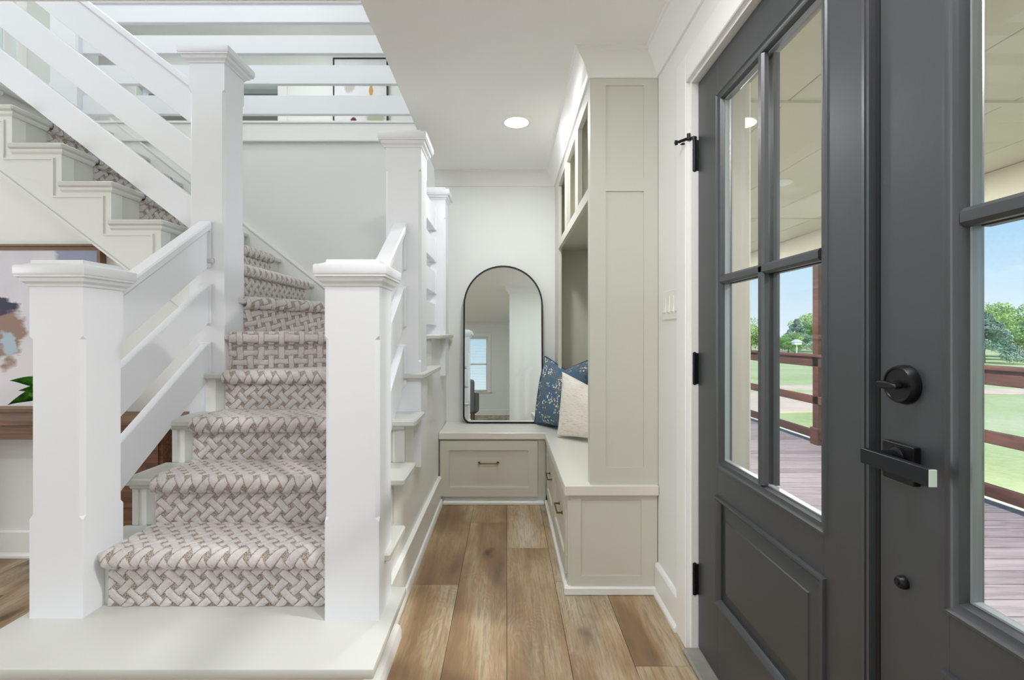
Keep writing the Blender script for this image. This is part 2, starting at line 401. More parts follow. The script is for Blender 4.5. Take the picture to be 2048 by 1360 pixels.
# ------------------------------------------------------------------ floor of oak planks
fl = tag(box('floor', M_under, None, -5.0, WR, -5.2, YB, -0.06, -0.0125), 'wide oak plank floor', kind='structure')
PW = 0.22
fixed = {2: [-4.7, -3.3, -2.0, -0.72, 0.62, 2.563], 3: [-4.3, -3.1, -1.9, -0.55, 0.9, 2.213], 1: [-4.9, -3.6, -2.4, -1.2, 0.15, 1.5, 2.91], 4: [-4.6, -3.2, -1.9, -0.8, 0.40, 1.65, 2.95]}
for ci in range(-19, 6):
    x0 = ci * PW - 2 * PW; x1 = x0 + PW
    k = ci
    if x1 < -5.0 or x0 > WR: continue
    cols = fixed.get(ci + 0)
    if cols is None:
        cols = [-5.2 + random.uniform(0.1, 1.2)]
        while cols[-1] < YB - 0.3: cols.append(cols[-1] + random.uniform(1.15, 1.45))
    ys = sorted([-5.2] + [c for c in cols if -5.2 < c < YB] + [YB])
    for ya, yb in zip(ys, ys[1:]):
        if yb - ya < 0.02: continue
        xa = max(x0, -5.0); xb = min(x1, WR)
        # skip planks wholly under the stairs, hidden for good
        if xb < -0.5 and xa > -1.5 and ya > 1.85: continue
        if ya > 2.5 and xb < -0.5: continue
        o = box('floor_plank', M_plank, fl, xa + 0.0007, xb - 0.0007, ya + 0.0007, yb - 0.0007, -0.012, 0.0, 0.0007, origin=((xa + xb) / 2, (ya + yb) / 2, -0.012))

# ------------------------------------------------------------------ crown moulding and baseboards
CROWN = [(0, -0.105), (0.010, -0.105), (0.014, -0.092), (0.018, -0.086), (0.020, -0.076), (0.034, -0.048), (0.056, -0.024), (0.064, -0.018), (0.064, -0.010), (0.074, -0.006), (0.074, 0), (0, 0)]
def crown(name, path, label, z=CZ):
    bm = bmesh.new(); sweep(bm, path, [(d, z + h) for d, h in CROWN], XY)
    return tag(obj(name, bm, M_trim, smooth=30), label, kind='structure')
# right wall -> cabinet end -> cabinet front -> back wall (room lies to the left of travel)
crown('trim_2', [(WR, -0.6), (WR, 2.11), (0.365, 2.11), (0.365, YB), (-0.545, YB)], 'white crown moulding along the wall, cabinet and mirror wall')
crown('trim_3', [(-5.0, 1.77), (-5.0, -5.2), (WR, -5.2), (WR, -0.72)], 'white crown moulding of the front room')
crown('trim_4', [(WR, -0.72), (0.04, -0.72), (0.04, -0.6), (WR, -0.6)], 'white crown moulding round the short entry wall')
BASE = [(0, 0), (0.026, 0), (0.026, 0.012), (0.020, 0.022), (0.016, 0.026), (0.016, 0.128), (0.010, 0.138), (0, 0.140)]
def baseboard(name, path, label, prof=BASE):
    bm = bmesh.new(); sweep(bm, path, prof, XY)
    return tag(obj(name, bm, M_trim, smooth=30), label, kind='structure')
baseboard('baseboard_right', [(WR, 1.835), (WR, 2.11)], 'white baseboard between the door casing and the cabinet')
baseboard('baseboard_entry', [(WR, -0.72), (0.04, -0.72), (0.04, -0.6), (WR, -0.6)], 'white baseboard of the short entry wall')
baseboard('baseboard_front', [(-5.0, 2.47), (-5.0, -5.2), (WR, -5.2), (WR, -0.72)], 'white baseboard of the front room')
baseboard('baseboard_left', [(-1.52, 2.47), (-5.0, 2.47)], 'white baseboard under the console table')
SBASE = [(0, 0), (0.030, 0), (0.030, 0.020), (0.024, 0.032), (0.016, 0.036), (0.016, 0.170), (0.020, 0.174), (0.020, 0.184), (0, 0.190)]
bm = bmesh.new(); sweep(bm, [(-XS * -1, 3.225), (XS, 1.80)], [(-d * -1, h) for d, h in SBASE], XY)
tag(obj('baseboard_stair', bm, M_trim, smooth=30), 'white capped baseboard along the stair wall', kind='structure')

# ================================================================== STAIRCASE
stair = thing('staircase', 'white painted staircase turning left with warm white treads', 'staircase', (-1.0, 1.7, 0))
YR = [None, 1.69, 1.9175, 2.145, 2.3725]
RZ = 0.19
XLs, XRs = -1.49, -0.46
# bottom platform: wide step
bm = bmesh.new(); bx(bm, -1.64, -0.379, 1.361, 1.811, 0.160, 0.19, 0.006, 2)
obj('platform_top', bm, M_tread, stair, smooth=35)
box('platform_base', M_trim, stair, -1.60, -0.425, 1.40, 1.805, 0, 0.160)
bm = bmesh.new(); sweep(bm, [(-0.425, 1.806), (-0.425, 1.40), (-1.60, 1.40), (-1.60, 1.806)][::-1], [(-0.0, 0.0), (-0.028, 0.0), (-0.028, 0.03), (-0.022, 0.046), (-0.012, 0.052), (0, 0.052)], XY)
obj('platform_shoe', bm, M_trim, stair, smooth=30)
bm = bmesh.new(); sweep(bm, [(-0.425, 1.806), (-0.425, 1.40), (-1.60, 1.40), (-1.60, 1.806)][::-1], [(0, 0.160), (-0.018, 0.160), (-0.014, 0.145), (-0.004, 0.136), (0, 0.136)], XY)
obj('platform_cove', bm, M_trim, stair, smooth=30)

W5 = ((-1.41, 2.40), (-0.405, 2.955)); W6 = ((-1.43, 2.52), (-0.795, 3.63))
X7 = -1.483; TX = 0.248
def XR(k): return X7 - TX * (k - 7)
TT = 0.028
def tread(poly, z, name='tread'):
    bm = bmesh.new(); prism(bm, poly, 'z', z - TT, z, 0.006)
    return obj(name, bm, M_tread, stair)
def cove(path, z, side=1):
    bm = bmesh.new(); sweep(bm, path, [(0, z - TT), (0.014 * side, z - TT), (0.011 * side, z - TT - 0.010), (0.003 * side, z - TT - 0.017), (0, z - TT - 0.017)], XY)
    return obj('tread_cove', bm, M_tread, stair)
NX0, NX1 = -1.525, -0.405
for n in (1, 2, 3):
    z = RZ * (n + 1)
    tread([(NX0, YR[n] - 0.028), (NX1, YR[n] - 0.028), (NX1, YR[n + 1] + 0.0), (NX0, YR[n + 1])], z)
    box('riser', M_tread, stair, XLs + 0.0505, XRs - 0.0505, YR[n], YR[n] + 0.018, RZ * n, z - TT)
    box('riser_corner', M_tread, stair, XRs - 0.04, XRs + 0.004, YR[n] - 0.006, YR[n] + 0.018, RZ * n, z - TT, 0.002)
    box('riser_corner', M_tread, stair, XLs - 0.004, XLs + 0.022, YR[n] - 0.006, YR[n] + 0.018, RZ * n, z - TT, 0.002)
    cove([(XRs + 0.004, YR[n] - 0.006), (XLs - 0.004, YR[n] - 0.006)][::-1], z, -1)
z = RZ * 5
d5 = Vector((W5[1][0] - W5[0][0], W5[1][1] - W5[0][1])).normalized()
tread([(NX0, YR[4] - 0.028), (NX1, YR[4] - 0.028), (NX1, 2.955), (-1.41, 2.42), (NX0, 2.42)], z)
box('riser', M_tread, stair, XLs + 0.0505, XRs - 0.0505, YR[4], YR[4] + 0.018, RZ * 4, z - TT)
def riser_line(a, b, z0, z1, th=0.018):
    a = Vector(a); b = Vector(b); d = (b - a).normalized(); nn = Vector((-d.y, d.x)) * th
    bm = bmesh.new(); prism(bm, [a, b, b + nn, a + nn], 'z', z0, z1); return obj('riser', bm, M_tread, stair)
riser_line(W5[0], (-0.46, 2.925), RZ * 5, RZ * 6 - TT)
n5 = Vector((d5.y, -d5.x)) * 0.028
tread([(W5[0][0] + n5.x, W5[0][1] + n5.y), (NX1, 2.955 - 0.034), (NX1, 3.63), W6[1], W6[0]], RZ * 6)
riser_line(W6[0], W6[1], RZ * 6, RZ * 7 - TT)
d6 = Vector((W6[1][0] - W6[0][0], W6[1][1] - W6[0][1])).normalized(); n6 = Vector((d6.y, -d6.x)) * 0.028
tread([(W6[0][0] + n6.x, W6[0][1] + n6.y - 0.0), (W6[1][0] + n6.x, 3.63), (X7, 3.63), (X7, 2.50)], RZ * 7)
for k in range(7, 13):
    z = RZ * (k + 1); x = XR(k)
    tread([(x + 0.028, 2.372), (x + 0.028, 3.63), (x - TX, 3.63), (x - TX, 2.372)], z)
    box('riser', M_tread, stair, x - 0.018, x, 2.4705, 3.63, RZ * k, z - TT)
    cove([(x, 3.63), (x, 2.405)], z, 1) if False else None
    bm = bmesh.new(); sweep(bm, [(x - TX + 0.002, 2.400), (x + 0.002, 2.400), (x + 0.002, 2.58)], [(0, z - TT), (-0.016, z - TT), (-0.012, z - TT - 0.012), (-0.003, z - TT - 0.02), (0, z - TT - 0.02)], XY)
    obj('tread_cove', bm, M_string, stair)
    # applied moulding outline under tread and beside riser on the stringer
    box('stringer_bead', M_string, stair, x - TX - 0.040, x - 0.036, 2.393, 2.400, z - 0.076, z - 0.068)
    box('stringer_bead', M_string, stair, x - 0.044, x - 0.036, 2.393, 2.400, z - 0.19 - 0.068, z - 0.0762)
# outer wall/stringers of the lower flight
def step_profile(x_side):
    p = [(1.69, 0.0), (1.69, RZ * 2 - TT)]
    for n in (2, 3, 4):
        p += [(YR[n], RZ * n - TT), (YR[n], RZ * (n + 1) - TT)]
    return p
pr = step_profile(0)
pr_r = pr + [(2.925, RZ * 5 - TT), (2.925, RZ * 6 - TT), (YB, RZ * 6 - TT), (YB, 0.0)]
pris('stair_side_panel', M_trim, stair, pr_r, 'x', XRs - 0.05, XRs)
pr_l = pr + [(2.47, RZ * 5 - TT), (2.47, 0.0)]
pris('stair_side_panel', M_trim, stair, pr_l, 'x', XLs, XLs + 0.05)
# saw-tooth stringer of the upper flight
sp = []
for k in range(7, 13):
    sp += [(XR(k), RZ * k - TT), (XR(k), RZ * (k + 1) - TT)]
sp += [(XR(13), RZ * 13 - TT)]
s0 = (-1.4, 1.09); sl = 0.765
sp2 = [(-1.43, RZ * 7 - TT)] + sp + [(XR(13), s0[1] + sl * (-1.4 - XR(13)))] + [(-1.43, s0[1] + sl * 0.03)]
pris('stringer', M_string, stair, sp2, 'y', 2.40, 2.47)
bm = bmesh.new()
xa, xb = -1.59, XR(13); za = s0[1] + sl * (-1.4 - xa); zb = s0[1] + sl * (-1.4 - xb)
prism(bm, [(xa, za), (xb, zb), (xb, zb - 0.012), (xa, za - 0.012)], 'y', 2.394, 2.47)
obj('stringer_edge', bm, M_string, stair)
# skirt board on the back wall
def skz(x): return 1.507 + (-1.384 - x) * 0.788
pris('skirt_board', M_trim, stair, [(-0.75, skz(-0.75)), (-3.0, skz(-3.0)), (-3.0, skz(-3.0) - 0.5), (-0.75, skz(-0.75) - 0.3)], 'y', 3.632, YB, 0.002)
pris('skirt_cap', M_trim, stair, [(-0.75, skz(-0.75)), (-3.0, skz(-3.0)), (-3.0, skz(-3.0) - 0.018), (-0.75, skz(-0.75) - 0.018)], 'y', 3.624, YB - 0.01, 0.002)
# landing fascia
t = thing('trim_5', 'white fascia board below the upper landing rail', None, (-2, 3.63, 2.6), kind='structure')
box('fascia', M_trim, t, -4.2, WR, 3.628, YB, 2.60, 2.735, 0.002)
box('fascia_cap', M_trim, t, -4.2, WR, 3.615, YB + 0.05, 2.735, 2.752, 0.003)
box('fascia_bead', M_trim, t, -4.2, -0.54, 3.616, 3.628, 2.598, 2.618, 0.003)

# ------------------------------------------------------------------ carpet runner
def weave(a, b):
    p = 0.0475; w = 0.60
    a = a / p; b = b / p
    i = np.floor(a + 0.5); j = np.floor(b + 0.5); fa = a - i; fb = b - j
    inV = np.abs(fa) < w / 2; inH = np.abs(fb) < w / 2
    par = np.mod(i + j, 2) == 0
    isH = np.where(inV & inH, par, inH & ~inV); isV = np.where(inV & inH, ~par, inV & ~inH)
    # distance to the block edge
    Lh = 1 - w / 2
    ca = np.where(par, 0.0, np.sign(fa)); cb = np.where(~par, 0.0, np.sign(fb))
    dh = np.minimum(w / 2 - np.abs(fb), Lh - np.abs(fa - ca)); dv = np.minimum(w / 2 - np.abs(fa), Lh - np.abs(fb - cb))
    d = np.where(isH, dh, np.where(isV, dv, -0.05))
    mask = np.clip((d - 0.02) / 0.07, 0, 1)
    h = np.where(d > 0, np.sqrt(np.clip(1 - (1 - np.clip(d / 0.27, 0, 1)) ** 2, 0, 1)), 0.0)
    return mask, h
runner = thing('stair_runner', 'beige woven carpet runner laid over the stair treads', 'carpet', (-1.0, 1.7, 0.19))
def carpet_step(A, B, A2, B2, z0, z1, ang, ds=0.0032, phase=(0, 0)):
    """riser line A-B (left to right seen from the front), next riser line A2-B2, z0 foot, z1 tread top"""
    A, B, A2, B2 = [np.array(p, float) for p in (A, B, A2, B2)]
    d = (B - A) / np.linalg.norm(B - A); out = np.array([d[1], -d[0]])
    Wd = np.linalg.norm(B - A); nos = 0.034; r = 0.021
    # profile: list of (forward offset, z, tread fraction, normal_out, normal_z)
    prof = []; s = []
    def add(o, z, t, no, nz, q): prof.append((o, z, t, no, nz)); s.append(q)
    q = 0.0; zt = z1 - 2 * r + 0.004
    for zz in np.arange(z0 + 0.001, zt - 0.012, ds): add(0.0, zz, 0, 1, 0, q); q += ds
    # sweep out under the nosing
    for k in np.linspace(0, 1, 6)[1:-1]:
        add((nos - 0.006) * k * k, zt - 0.012 + 0.012 * k, 0, 0.8, -0.6, q); q += 0.006
    for th in np.linspace(-math.pi / 2 * 0.75, math.pi / 2, 22):
        add(nos - r + r * math.cos(th), z1 - r + r * math.sin(th), 0, math.cos(th), math.sin(th), q); q += r * 2.75 / 22
    depth = np.linalg.norm((A2 + B2) / 2 - (A + B) / 2)
    dm = max(np.linalg.norm(A2 - A), np.linalg.norm(B2 - B))
    nt_ = max(4, int(dm / (ds * 1.3)))
    for k in range(1, nt_ + 1): add(0, z1, k / nt_, 0, 1, q + depth * k / nt_)
    prof = np.array(prof); s = np.array(s)
    nu = int(Wd / ds) + 1; u = np.linspace(0, 1, nu)
    U, V = np.meshgrid(u, np.arange(len(prof)), indexing='ij')
    O, Z, T, NO, NZ = [prof[V, i] for i in range(5)]
    F = A + (B - A) * U[..., None]; Bk = A2 + (B2 - A2) * U[..., None]
    base = F + out * O[..., None]
    fr0 = F + out * (nos - r)
    base = np.where((T > 0)[..., None], fr0 + (Bk - fr0) * T[..., None], base)
    # metric pattern coordinates
    a = (base - A) @ d; a = np.where(T > 0, a, U * Wd)
    sb = s[V].astype(float)
    front = s[np.argmax(prof[:, 2] > 0) - 1]
    sb = np.where(T > 0, front + (-(base - (A + out * (nos - r)))) @ out, sb)
    ca, sa = math.cos(ang), math.sin(ang)
    jit = 0.0016 * np.sin(a * 61 + sb * 23) + 0.0012 * np.sin(sb * 77 - a * 31)
    P = ca * a + sa * sb + phase[0] + jit; Q = -sa * a + ca * sb + phase[1] - jit
    mask, h = weave(P, Q)
    h = 0.0095 + 0.0058 * h + rng.normal(0, 0.0006, h.shape)
    ed = np.minimum(U, 1 - U) * Wd
    h *= np.sqrt(np.clip(1 - (1 - np.clip(ed / 0.009, 0, 1)) ** 2, 0, 1))
    X = base[..., 0] + out[0] * NO * h; Y = base[..., 1] + out[1] * NO * h; Zz = Z + NZ * h
    # tuck the back edge into the next riser
    co = np.stack([X, Y, Zz], -1).reshape(-1, 3) - np.array(WLOC[runner])
    nv = len(prof)
    idx = np.arange(nu * nv).reshape(nu, nv)
    f = np.stack([idx[:-1, :-1], idx[1:, :-1], idx[1:, 1:], idx[:-1, 1:]], -1).reshape(-1, 4)
    me = bpy.data.meshes.new('runner_step')
    me.vertices.add(len(co)); me.vertices.foreach_set('co', co.astype(np.float32).ravel())
    me.loops.add(f.size); me.loops.foreach_set('vertex_index', f.astype(np.int32).ravel())
    me.polygons.add(len(f)); me.polygons.foreach_set('loop_start', np.arange(0, f.size, 4, dtype=np.int32))
    me.polygons.foreach_set('use_smooth', np.ones(len(f), bool))
    at = me.attributes.new('weave', 'FLOAT', 'POINT'); at.data.foreach_set('value', mask.astype(np.float32).ravel())
    me.update(calc_edges=True); me.validate()
    me.materials.append(M_carpet)
    o = bpy.data.objects.new('runner_step', me); C.objects.link(o); o.parent = runner
    return o
CL, CRt = -1.400, -0.598
Q45 = R(45)
carpet_step((CL, YR[1]), (CRt, YR[1]), (CL, YR[2]), (CRt, YR[2]), RZ, RZ * 2, Q45, 0.003)
carpet_step((CL, YR[2]), (CRt, YR[2]), (CL, YR[3]), (CRt, YR[3]), RZ * 2, RZ * 3, Q45, 0.003, (0.01, 0.02))
carpet_step((CL, YR[3]), (CRt, YR[3]), (CL, YR[4]), (CRt, YR[4]), RZ * 3, RZ * 4, Q45, 0.0034, (0.02, 0.005))
def on5(x): return (x, W5[0][1] + (x - W5[0][0]) * (W5[1][1] - W5[0][1]) / (W5[1][0] - W5[0][0]))
def on6(y): return (W6[0][0] + (y - W6[0][1]) * (W6[1][0] - W6[0][0]) / (W6[1][1] - W6[0][1]), y)
carpet_step((CL + 0.01, YR[4]), (CRt, YR[4]), on5(-1.39), on5(CRt), RZ * 4, RZ * 5, Q45, 0.0034, (0.03, 0.015))
carpet_step(on5(-1.395), on5(CRt), on6(2.56), on6(3.5), RZ * 5, RZ * 6, R(0), 0.0036)
carpet_step(on6(2.56), on6(3.5), (X7, 2.585), (X7, 3.5), RZ * 6, RZ * 7, R(14), 0.0036)
for k in range(7, 12):
    carpet_step((XR(k), 2.585), (XR(k), 3.5), (XR(k + 1), 2.585), (XR(k + 1), 3.5), RZ * k, RZ * (k + 1), Q45, 0.004, (0.01 * k, 0.013 * k))

# ------------------------------------------------------------------ newel posts
def newel(name, label, x0, x1, y0, y1, zb, zt, m0, m1, cap=0.03, pad=True):
    """square post with stop-chamfered corners between m0 and m1, moulded cap; zt = underside of the cap slab"""
    cx, cy = (x0 + x1) / 2, (y0 + y1) / 2
    t = thing(name, label, 'newel post', (cx, cy, zb))
    hx, hy = (x1 - x0) / 2, (y1 - y0) / 2; bm = bmesh.new()
    def ring(z, c):
        c = max(c, 0.0012)
        pts = [(-hx + c, -hy), (hx - c, -hy), (hx, -hy + c), (hx, hy - c), (hx - c, hy), (-hx + c, hy), (-hx, hy - c), (-hx, -hy + c)]
        return [bm.verts.new((cx + px, cy + py, z)) for px, py in pts]
    zs = [(zb, 0), (m0, 0), (m0 + 0.012, 0.013), (m1 - 0.012, 0.013), (m1, 0), (zt, 0)]
    rings = [ring(*q) for q in zs]
    for a, b in zip(rings, rings[1:]):
        for i in range(8): bm.faces.new((a[i], a[(i + 1) % 8], b[(i + 1) % 8], b[i]))
    bm.faces.new(rings[0][::-1]); bm.faces.new(rings[-1])
    obj('post', bm, M_post, t)
    rect = [(x0, y0), (x1, y0), (x1, y1), (x0, y1)]
    bm = bmesh.new(); k = cap / 0.03
    sweep(bm, rect, [(0.0, zt - 0.036), (-0.004 * k, zt - 0.036), (-0.006 * k, zt - 0.028), (-0.016 * k, zt - 0.020), (-0.019 * k, zt - 0.008), (-0.026 * k, zt - 0.006), (-0.026 * k, zt + 0.001), (0, zt + 0.001)], XY, closed=True)
    obj('cap_moulding', bm, M_post, t, smooth=25)
    box('cap', M_post, t, x0 - cap, x1 + cap, y0 - cap, y1 + cap, zt, zt + 0.034, 0.006, 2)
    if pad:
        bm = bmesh.new(); h = 0.012
        lo = [bm.verts.new((cx + sx * (hx + cap - 0.008), cy + sy * (hy + cap - 0.008), zt + 0.033)) for sx, sy in ((-1, -1), (1, -1), (1, 1), (-1, 1))]
        hi = [bm.verts.new((cx + sx * (hx - 0.004), cy + sy * (hy - 0.004), zt + 0.053)) for sx, sy in ((-1, -1), (1, -1), (1, 1), (-1, 1))]
        mi = [bm.verts.new((cx + sx * (hx - 0.002), cy + sy * (hy - 0.002), zt + 0.042)) for sx, sy in ((-1, -1), (1, -1), (1, 1), (-1, 1))]
        for i in range(4):
            j = (i + 1) % 4
            bm.faces.new((lo[i], lo[j], mi[j], mi[i])); bm.faces.new((mi[i], mi[j], hi[j], hi[i]))
        bm.faces.new(hi); bm.faces.new(lo[::-1])
        obj('cap_top', bm, M_post, t)
    return t
newel('newel_post', 'short white newel post left of the first carpeted step', -1.599, -1.419, 1.606, 1.776, 0.19, 1.337, 0.52, 1.135)
newel('newel_post', 'short white newel post right of the first carpeted step', -0.6046, -0.4245, 1.592, 1.765, 0.19, 1.337, 0.52, 1.135)
newel('newel_post', 'tallest white newel post at the turn of the stairs', -1.582, -1.406, 2.39, 2.566, 0.486, 2.528, 1.68, 2.36, 0.04)
newel('newel_post', 'tall white newel post at the edge of the ceiling, right of the stairs', -0.601, -0.4245, 2.37, 2.546, 0.486, 2.100, 1.0, 1.96, 0.032)
newel('newel_post', 'far white newel post beside the mirror wall', -0.60, -0.4245, 3.31, 3.486, 0.854, 2.105, 1.15, 1.95, 0.03)
newel('newel_post', 'white newel post at the left end of the upper landing rail', -3.40, -3.19, 3.56, 3.76, 2.752, 3.80, 3.0, 3.6, 0.03)

# ------------------------------------------------------------------ railings
def sloped_board(t, name, axis, a0, z0lo, z0hi, a1, z1lo, z1hi, c0, c1, bev=0.002):
    return pris(name, M_post, t, [(a0, z0lo), (a1, z1lo), (a1, z1hi), (a0, z0hi)], axis, c0, c1, bev)
for side, xc, lab in (('l', -1.500, 'white sloped board railing left of the lower stairs'), ('r', -0.524, 'white sloped board railing right of the lower stairs')):
    t = thing('stair_railing', lab, 'railing', (xc, 2.07, 0.6))
    ya, yb = (1.778, 2.388) if side == 'l' else (1.767, 2.368)
    sl1 = 0.69
    for lo, hi in ((1.48, 1.665), (1.20, 1.386), (0.9135, 1.098)):
        f = lambda z, y: z - sl1 * (2.388 - y)
        sloped_board(t, 'rail_board', 'x', ya, f(lo, ya), f(hi, ya), yb, f(lo, yb), f(hi, yb), xc - 0.018, xc + 0.018)
        pris('rail_end_block', M_post, t, [(yb - 0.010, f(lo, yb) - 0.008), (yb, f(lo, yb) - 0.001), (yb, f(hi, yb) + 0.006), (yb - 0.010, f(hi, yb) - 0.001)], 'x', xc - 0.03, xc + 0.03, 0.001)
    sloped_board(t, 'handrail', 'x', ya, f(1.664, ya), f(1.706, ya), yb, f(1.664, yb), f(1.706, yb), xc - 0.034, xc + 0.034, 0.006)
t = thing('stair_railing', 'white sloped board railing along the upper stair flight', 'railing', (-2.4, 2.46, 2.2))
xa, xb = -1.584, -3.6
def g(z, x): return z + 0.776 * (-1.6216 - x)
for lo, hi in ((2.225, 2.405), (1.96, 2.138), (1.68, 1.85)):
    sloped_board(t, 'rail_board', 'y', xa, g(lo, xa), g(hi, xa), xb, g(lo, xb), g(hi, xb), 2.45, 2.486)
sloped_board(t, 'handrail', 'y', xa, g(2.404, xa), g(2.444, xa), xb, g(2.404, xb), g(2.444, xb), 2.43, 2.506, 0.005)
t = thing('stair_railing', 'white level board railing between the two right-hand newel posts', 'railing', (-0.51, 2.93, 1.14))
for lo in (1.205, 1.423, 1.643, 1.860):
    box('rail_board', M_post, t, -0.530, -0.494, 2.548, 3.308, lo, lo + 0.147, 0.003)
    box('rail_end_block', M_post, t, -0.540, -0.484, 3.298, 3.309, lo - 0.004, lo + 0.151, 0.002)
t = thing('landing_railing', 'white level board railing guarding the upper landing', 'railing', (-1.5, 3.62, 2.75))
for lo, hi in ((2.795, 2.937), (3.023, 3.164), (3.252, 3.389), (3.485, 3.622)):
    box('rail_board', M_post, t, -3.19, WR - 0.01, 3.605, 3.640, lo, hi, 0.003)
box('handrail', M_post, t, -3.19, WR - 0.01, 3.585, 3.665, 3.622, 3.662, 0.005)

# ================================================================== BUILT-IN CABINETS
def shaker(bm, axis, f, a0, a1, z0, z1, fr, dep, th, sgn):
    """framed panel on plane axis=f; outward = sgn; frame width fr, recess dep"""
    def b(u0, u1, w0, w1, p0, p1):
        if axis == 'y': bx(bm, u0, u1, p0, p1, w0, w1)
        else: bx(bm, p0, p1, u0, u1, w0, w1)
    o = f; i = f - sgn * th; r = f - sgn * dep
    fl, frr, fb, ft = fr if isinstance(fr, tuple) else (fr, fr, fr, fr)
    b(a0, a0 + fl, z0, z1, i, o); b(a1 - frr, a1, z0, z1, i, o)
    b(a0 + fl, a1 - frr, z0, z0 + fb, i, o); b(a0 + fl, a1 - frr, z1 - ft, z1, i, o)
    b(a0 + fl, a1 - frr, z0 + fb, z1 - ft, i, r)
def pull(parent, p0, p1, outv, m=M_brass, r=0.0042, proj=0.026):
    p0 = Vector(p0); p1 = Vector(p1); o = Vector(outv) * proj; d = (p1 - p0).normalized()
    bm = bmesh.new()
    tube(bm, [p0 + o * 0.98 - d * 0.004, p0 + o + d * 0.01, p1 + o - d * 0.01, p1 + o * 0.98 + d * 0.004], r, 10)
    tube(bm, [p0, p0 + o], r * 0.95, 10); tube(bm, [p1, p1 + o], r * 0.95, 10)
    lathe(bm, [(r * 2.0, 0), (r * 2.0, 0.003), (r * 1.2, 0.005)], 12, toM(p0, outv)); lathe(bm, [(r * 2.0, 0), (r * 2.0, 0.003), (r * 1.2, 0.005)], 12, toM(p1, outv))
    return obj('handle', bm, m, parent, smooth=40)
# bench top (L-shaped, one continuous slab)
bm = bmesh.new(); prism(bm, [(XS + 0.002, 3.22), (0.252, 3.22), (0.252, 2.093), (WR - 0.002, 2.093), (WR - 0.002, YB - 0.004), (XS + 0.002, YB - 0.004)], 'z', 0.436, 0.48, 0.003)
tag(obj('bench_worktop', bm, M_counter), 'white L-shaped bench top under the mirror and cushions', 'worktop')
# cabinet under the mirror
t = thing('bench_cabinet', 'greige bench cabinet with one wide drawer under the mirror', 'cabinet', (-0.1, 3.3, 0))
box('carcass', M_cab, t, XS + 0.004, 0.262, 3.245, YB - 0.01, 0.0, 0.435)
box('base_strip', M_trim, t, XS + 0.032, 0.250, 3.205, 3.246, 0.0, 0.022, 0.004)
dr = None
bm = bmesh.new(); shaker(bm, 'y', 3.222, -0.449, 0.2046, 0.052, 0.424, 0.062, 0.011, 0.022, -1)
dr = obj('drawer', bm, M_cab, t)
pull(dr, (-0.187, 3.233, 0.277), (-0.062, 3.233, 0.277), (0, -1, 0))
# cabinet along the right wall
t = thing('bench_cabinet', 'greige bench cabinet with two drawers below the tall end panel', 'cabinet', (0.46, 2.6, 0))
box('carcass', M_cab, t, 0.283, WR - 0.004, 2.135, 3.24, 0.0, 0.435)
bm = bmesh.new(); shaker(bm, 'y', 2.112, 0.283, WR - 0.004, 0.0, 0.434, (0.043, 0.07, 0.078, 0.02), 0.006, 0.022, -1)
obj('end_panel', bm, M_cab, t)
box('face_stile', M_cab, t, 0.268, 0.284, 2.116, 2.16, 0.0, 0.435, 0.001)
box('base_strip', M_trim, t, 0.250, WR - 0.004, 2.095, 2.113, 0.0, 0.034, 0.004)
box('base_strip', M_trim, t, 0.252, 0.286, 2.113, 3.21, 0.0, 0.034, 0.004)
for ya, yb in ((2.15, 2.715), (2.735, 3.205)):
    bm = bmesh.new(); shaker(bm, 'x', 0.262, ya, yb, 0.070, 0.424, 0.062, 0.011, 0.02, -1)
    dr = obj('drawer', bm, M_cab, t)
    yc = (ya + yb) / 2
    pull(dr, (0.273, yc - 0.065, 0.262), (0.273, yc + 0.065, 0.262), (-1, 0, 0))
# tall open unit above the bench
t = thing('open_wall_cabinet', 'tall greige open cabinet with three cubbies over the bench', 'cabinet', (0.52, 2.9, 0.48))
ZT = 2.275
bm = bmesh.new(); F = 2.110
def fb(u0, u1, w0, w1, p1=F + 0.03, p0=F): bx(bm, u0, u1, p0, p1, w0, w1)
fb(0.365, 0.435, 0.48, ZT); fb(0.602, WR - 0.002, 0.48, ZT)
fb(0.435, 0.602, 0.48, 0.555); fb(0.435, 0.602, 1.77, 1.83); fb(0.435, 0.602, 2.235, ZT)
fb(0.435, 0.602, 0.555, 1.77, p0=F + 0.006); fb(0.435, 0.602, 1.83, 2.235, p0=F + 0.006)
obj('end_panel', bm, M_cab, t)
box('back_panel', M_cabin, t, WR - 0.022, WR - 0.003, 2.14, YB - 0.005, 0.48, ZT)
box('face_stile', M_cab, t, 0.365, 0.387, 2.1405, 2.165, 0.48, ZT)
box('face_stile', M_cab, t, 0.365, 0.387, 3.40, YB - 0.005, 0.48, ZT)
box('side_panel', M_cabin, t, 0.387, WR - 0.022, 3.605, YB - 0.005, 0.48, ZT)
box('top_rail', M_cab, t, 0.365, 0.387, 2.165, 3.40, 2.195, ZT)
box('top_panel', M_cabin, t, 0.387, WR - 0.022, 2.1405, 3.605, 2.24, ZT)
box('shelf', M_cabin, t, 0.387, WR - 0.022, 2.1405, 3.605, 1.770, 1.792)
box('shelf_rail', M_cab, t, 0.365, 0.387, 2.165, 3.40, 1.748, 1.800)
for ya, yb in ((2.47, 2.575), (2.93, 3.035)):
    box('face_stile', M_cab, t, 0.365, 0.387, ya, yb, 1.800, 2.195)
    box('divider', M_cabin, t, 0.387, WR - 0.022, (ya + yb) / 2 - 0.010, (ya + yb) / 2 + 0.010, 1.792, 2.24)

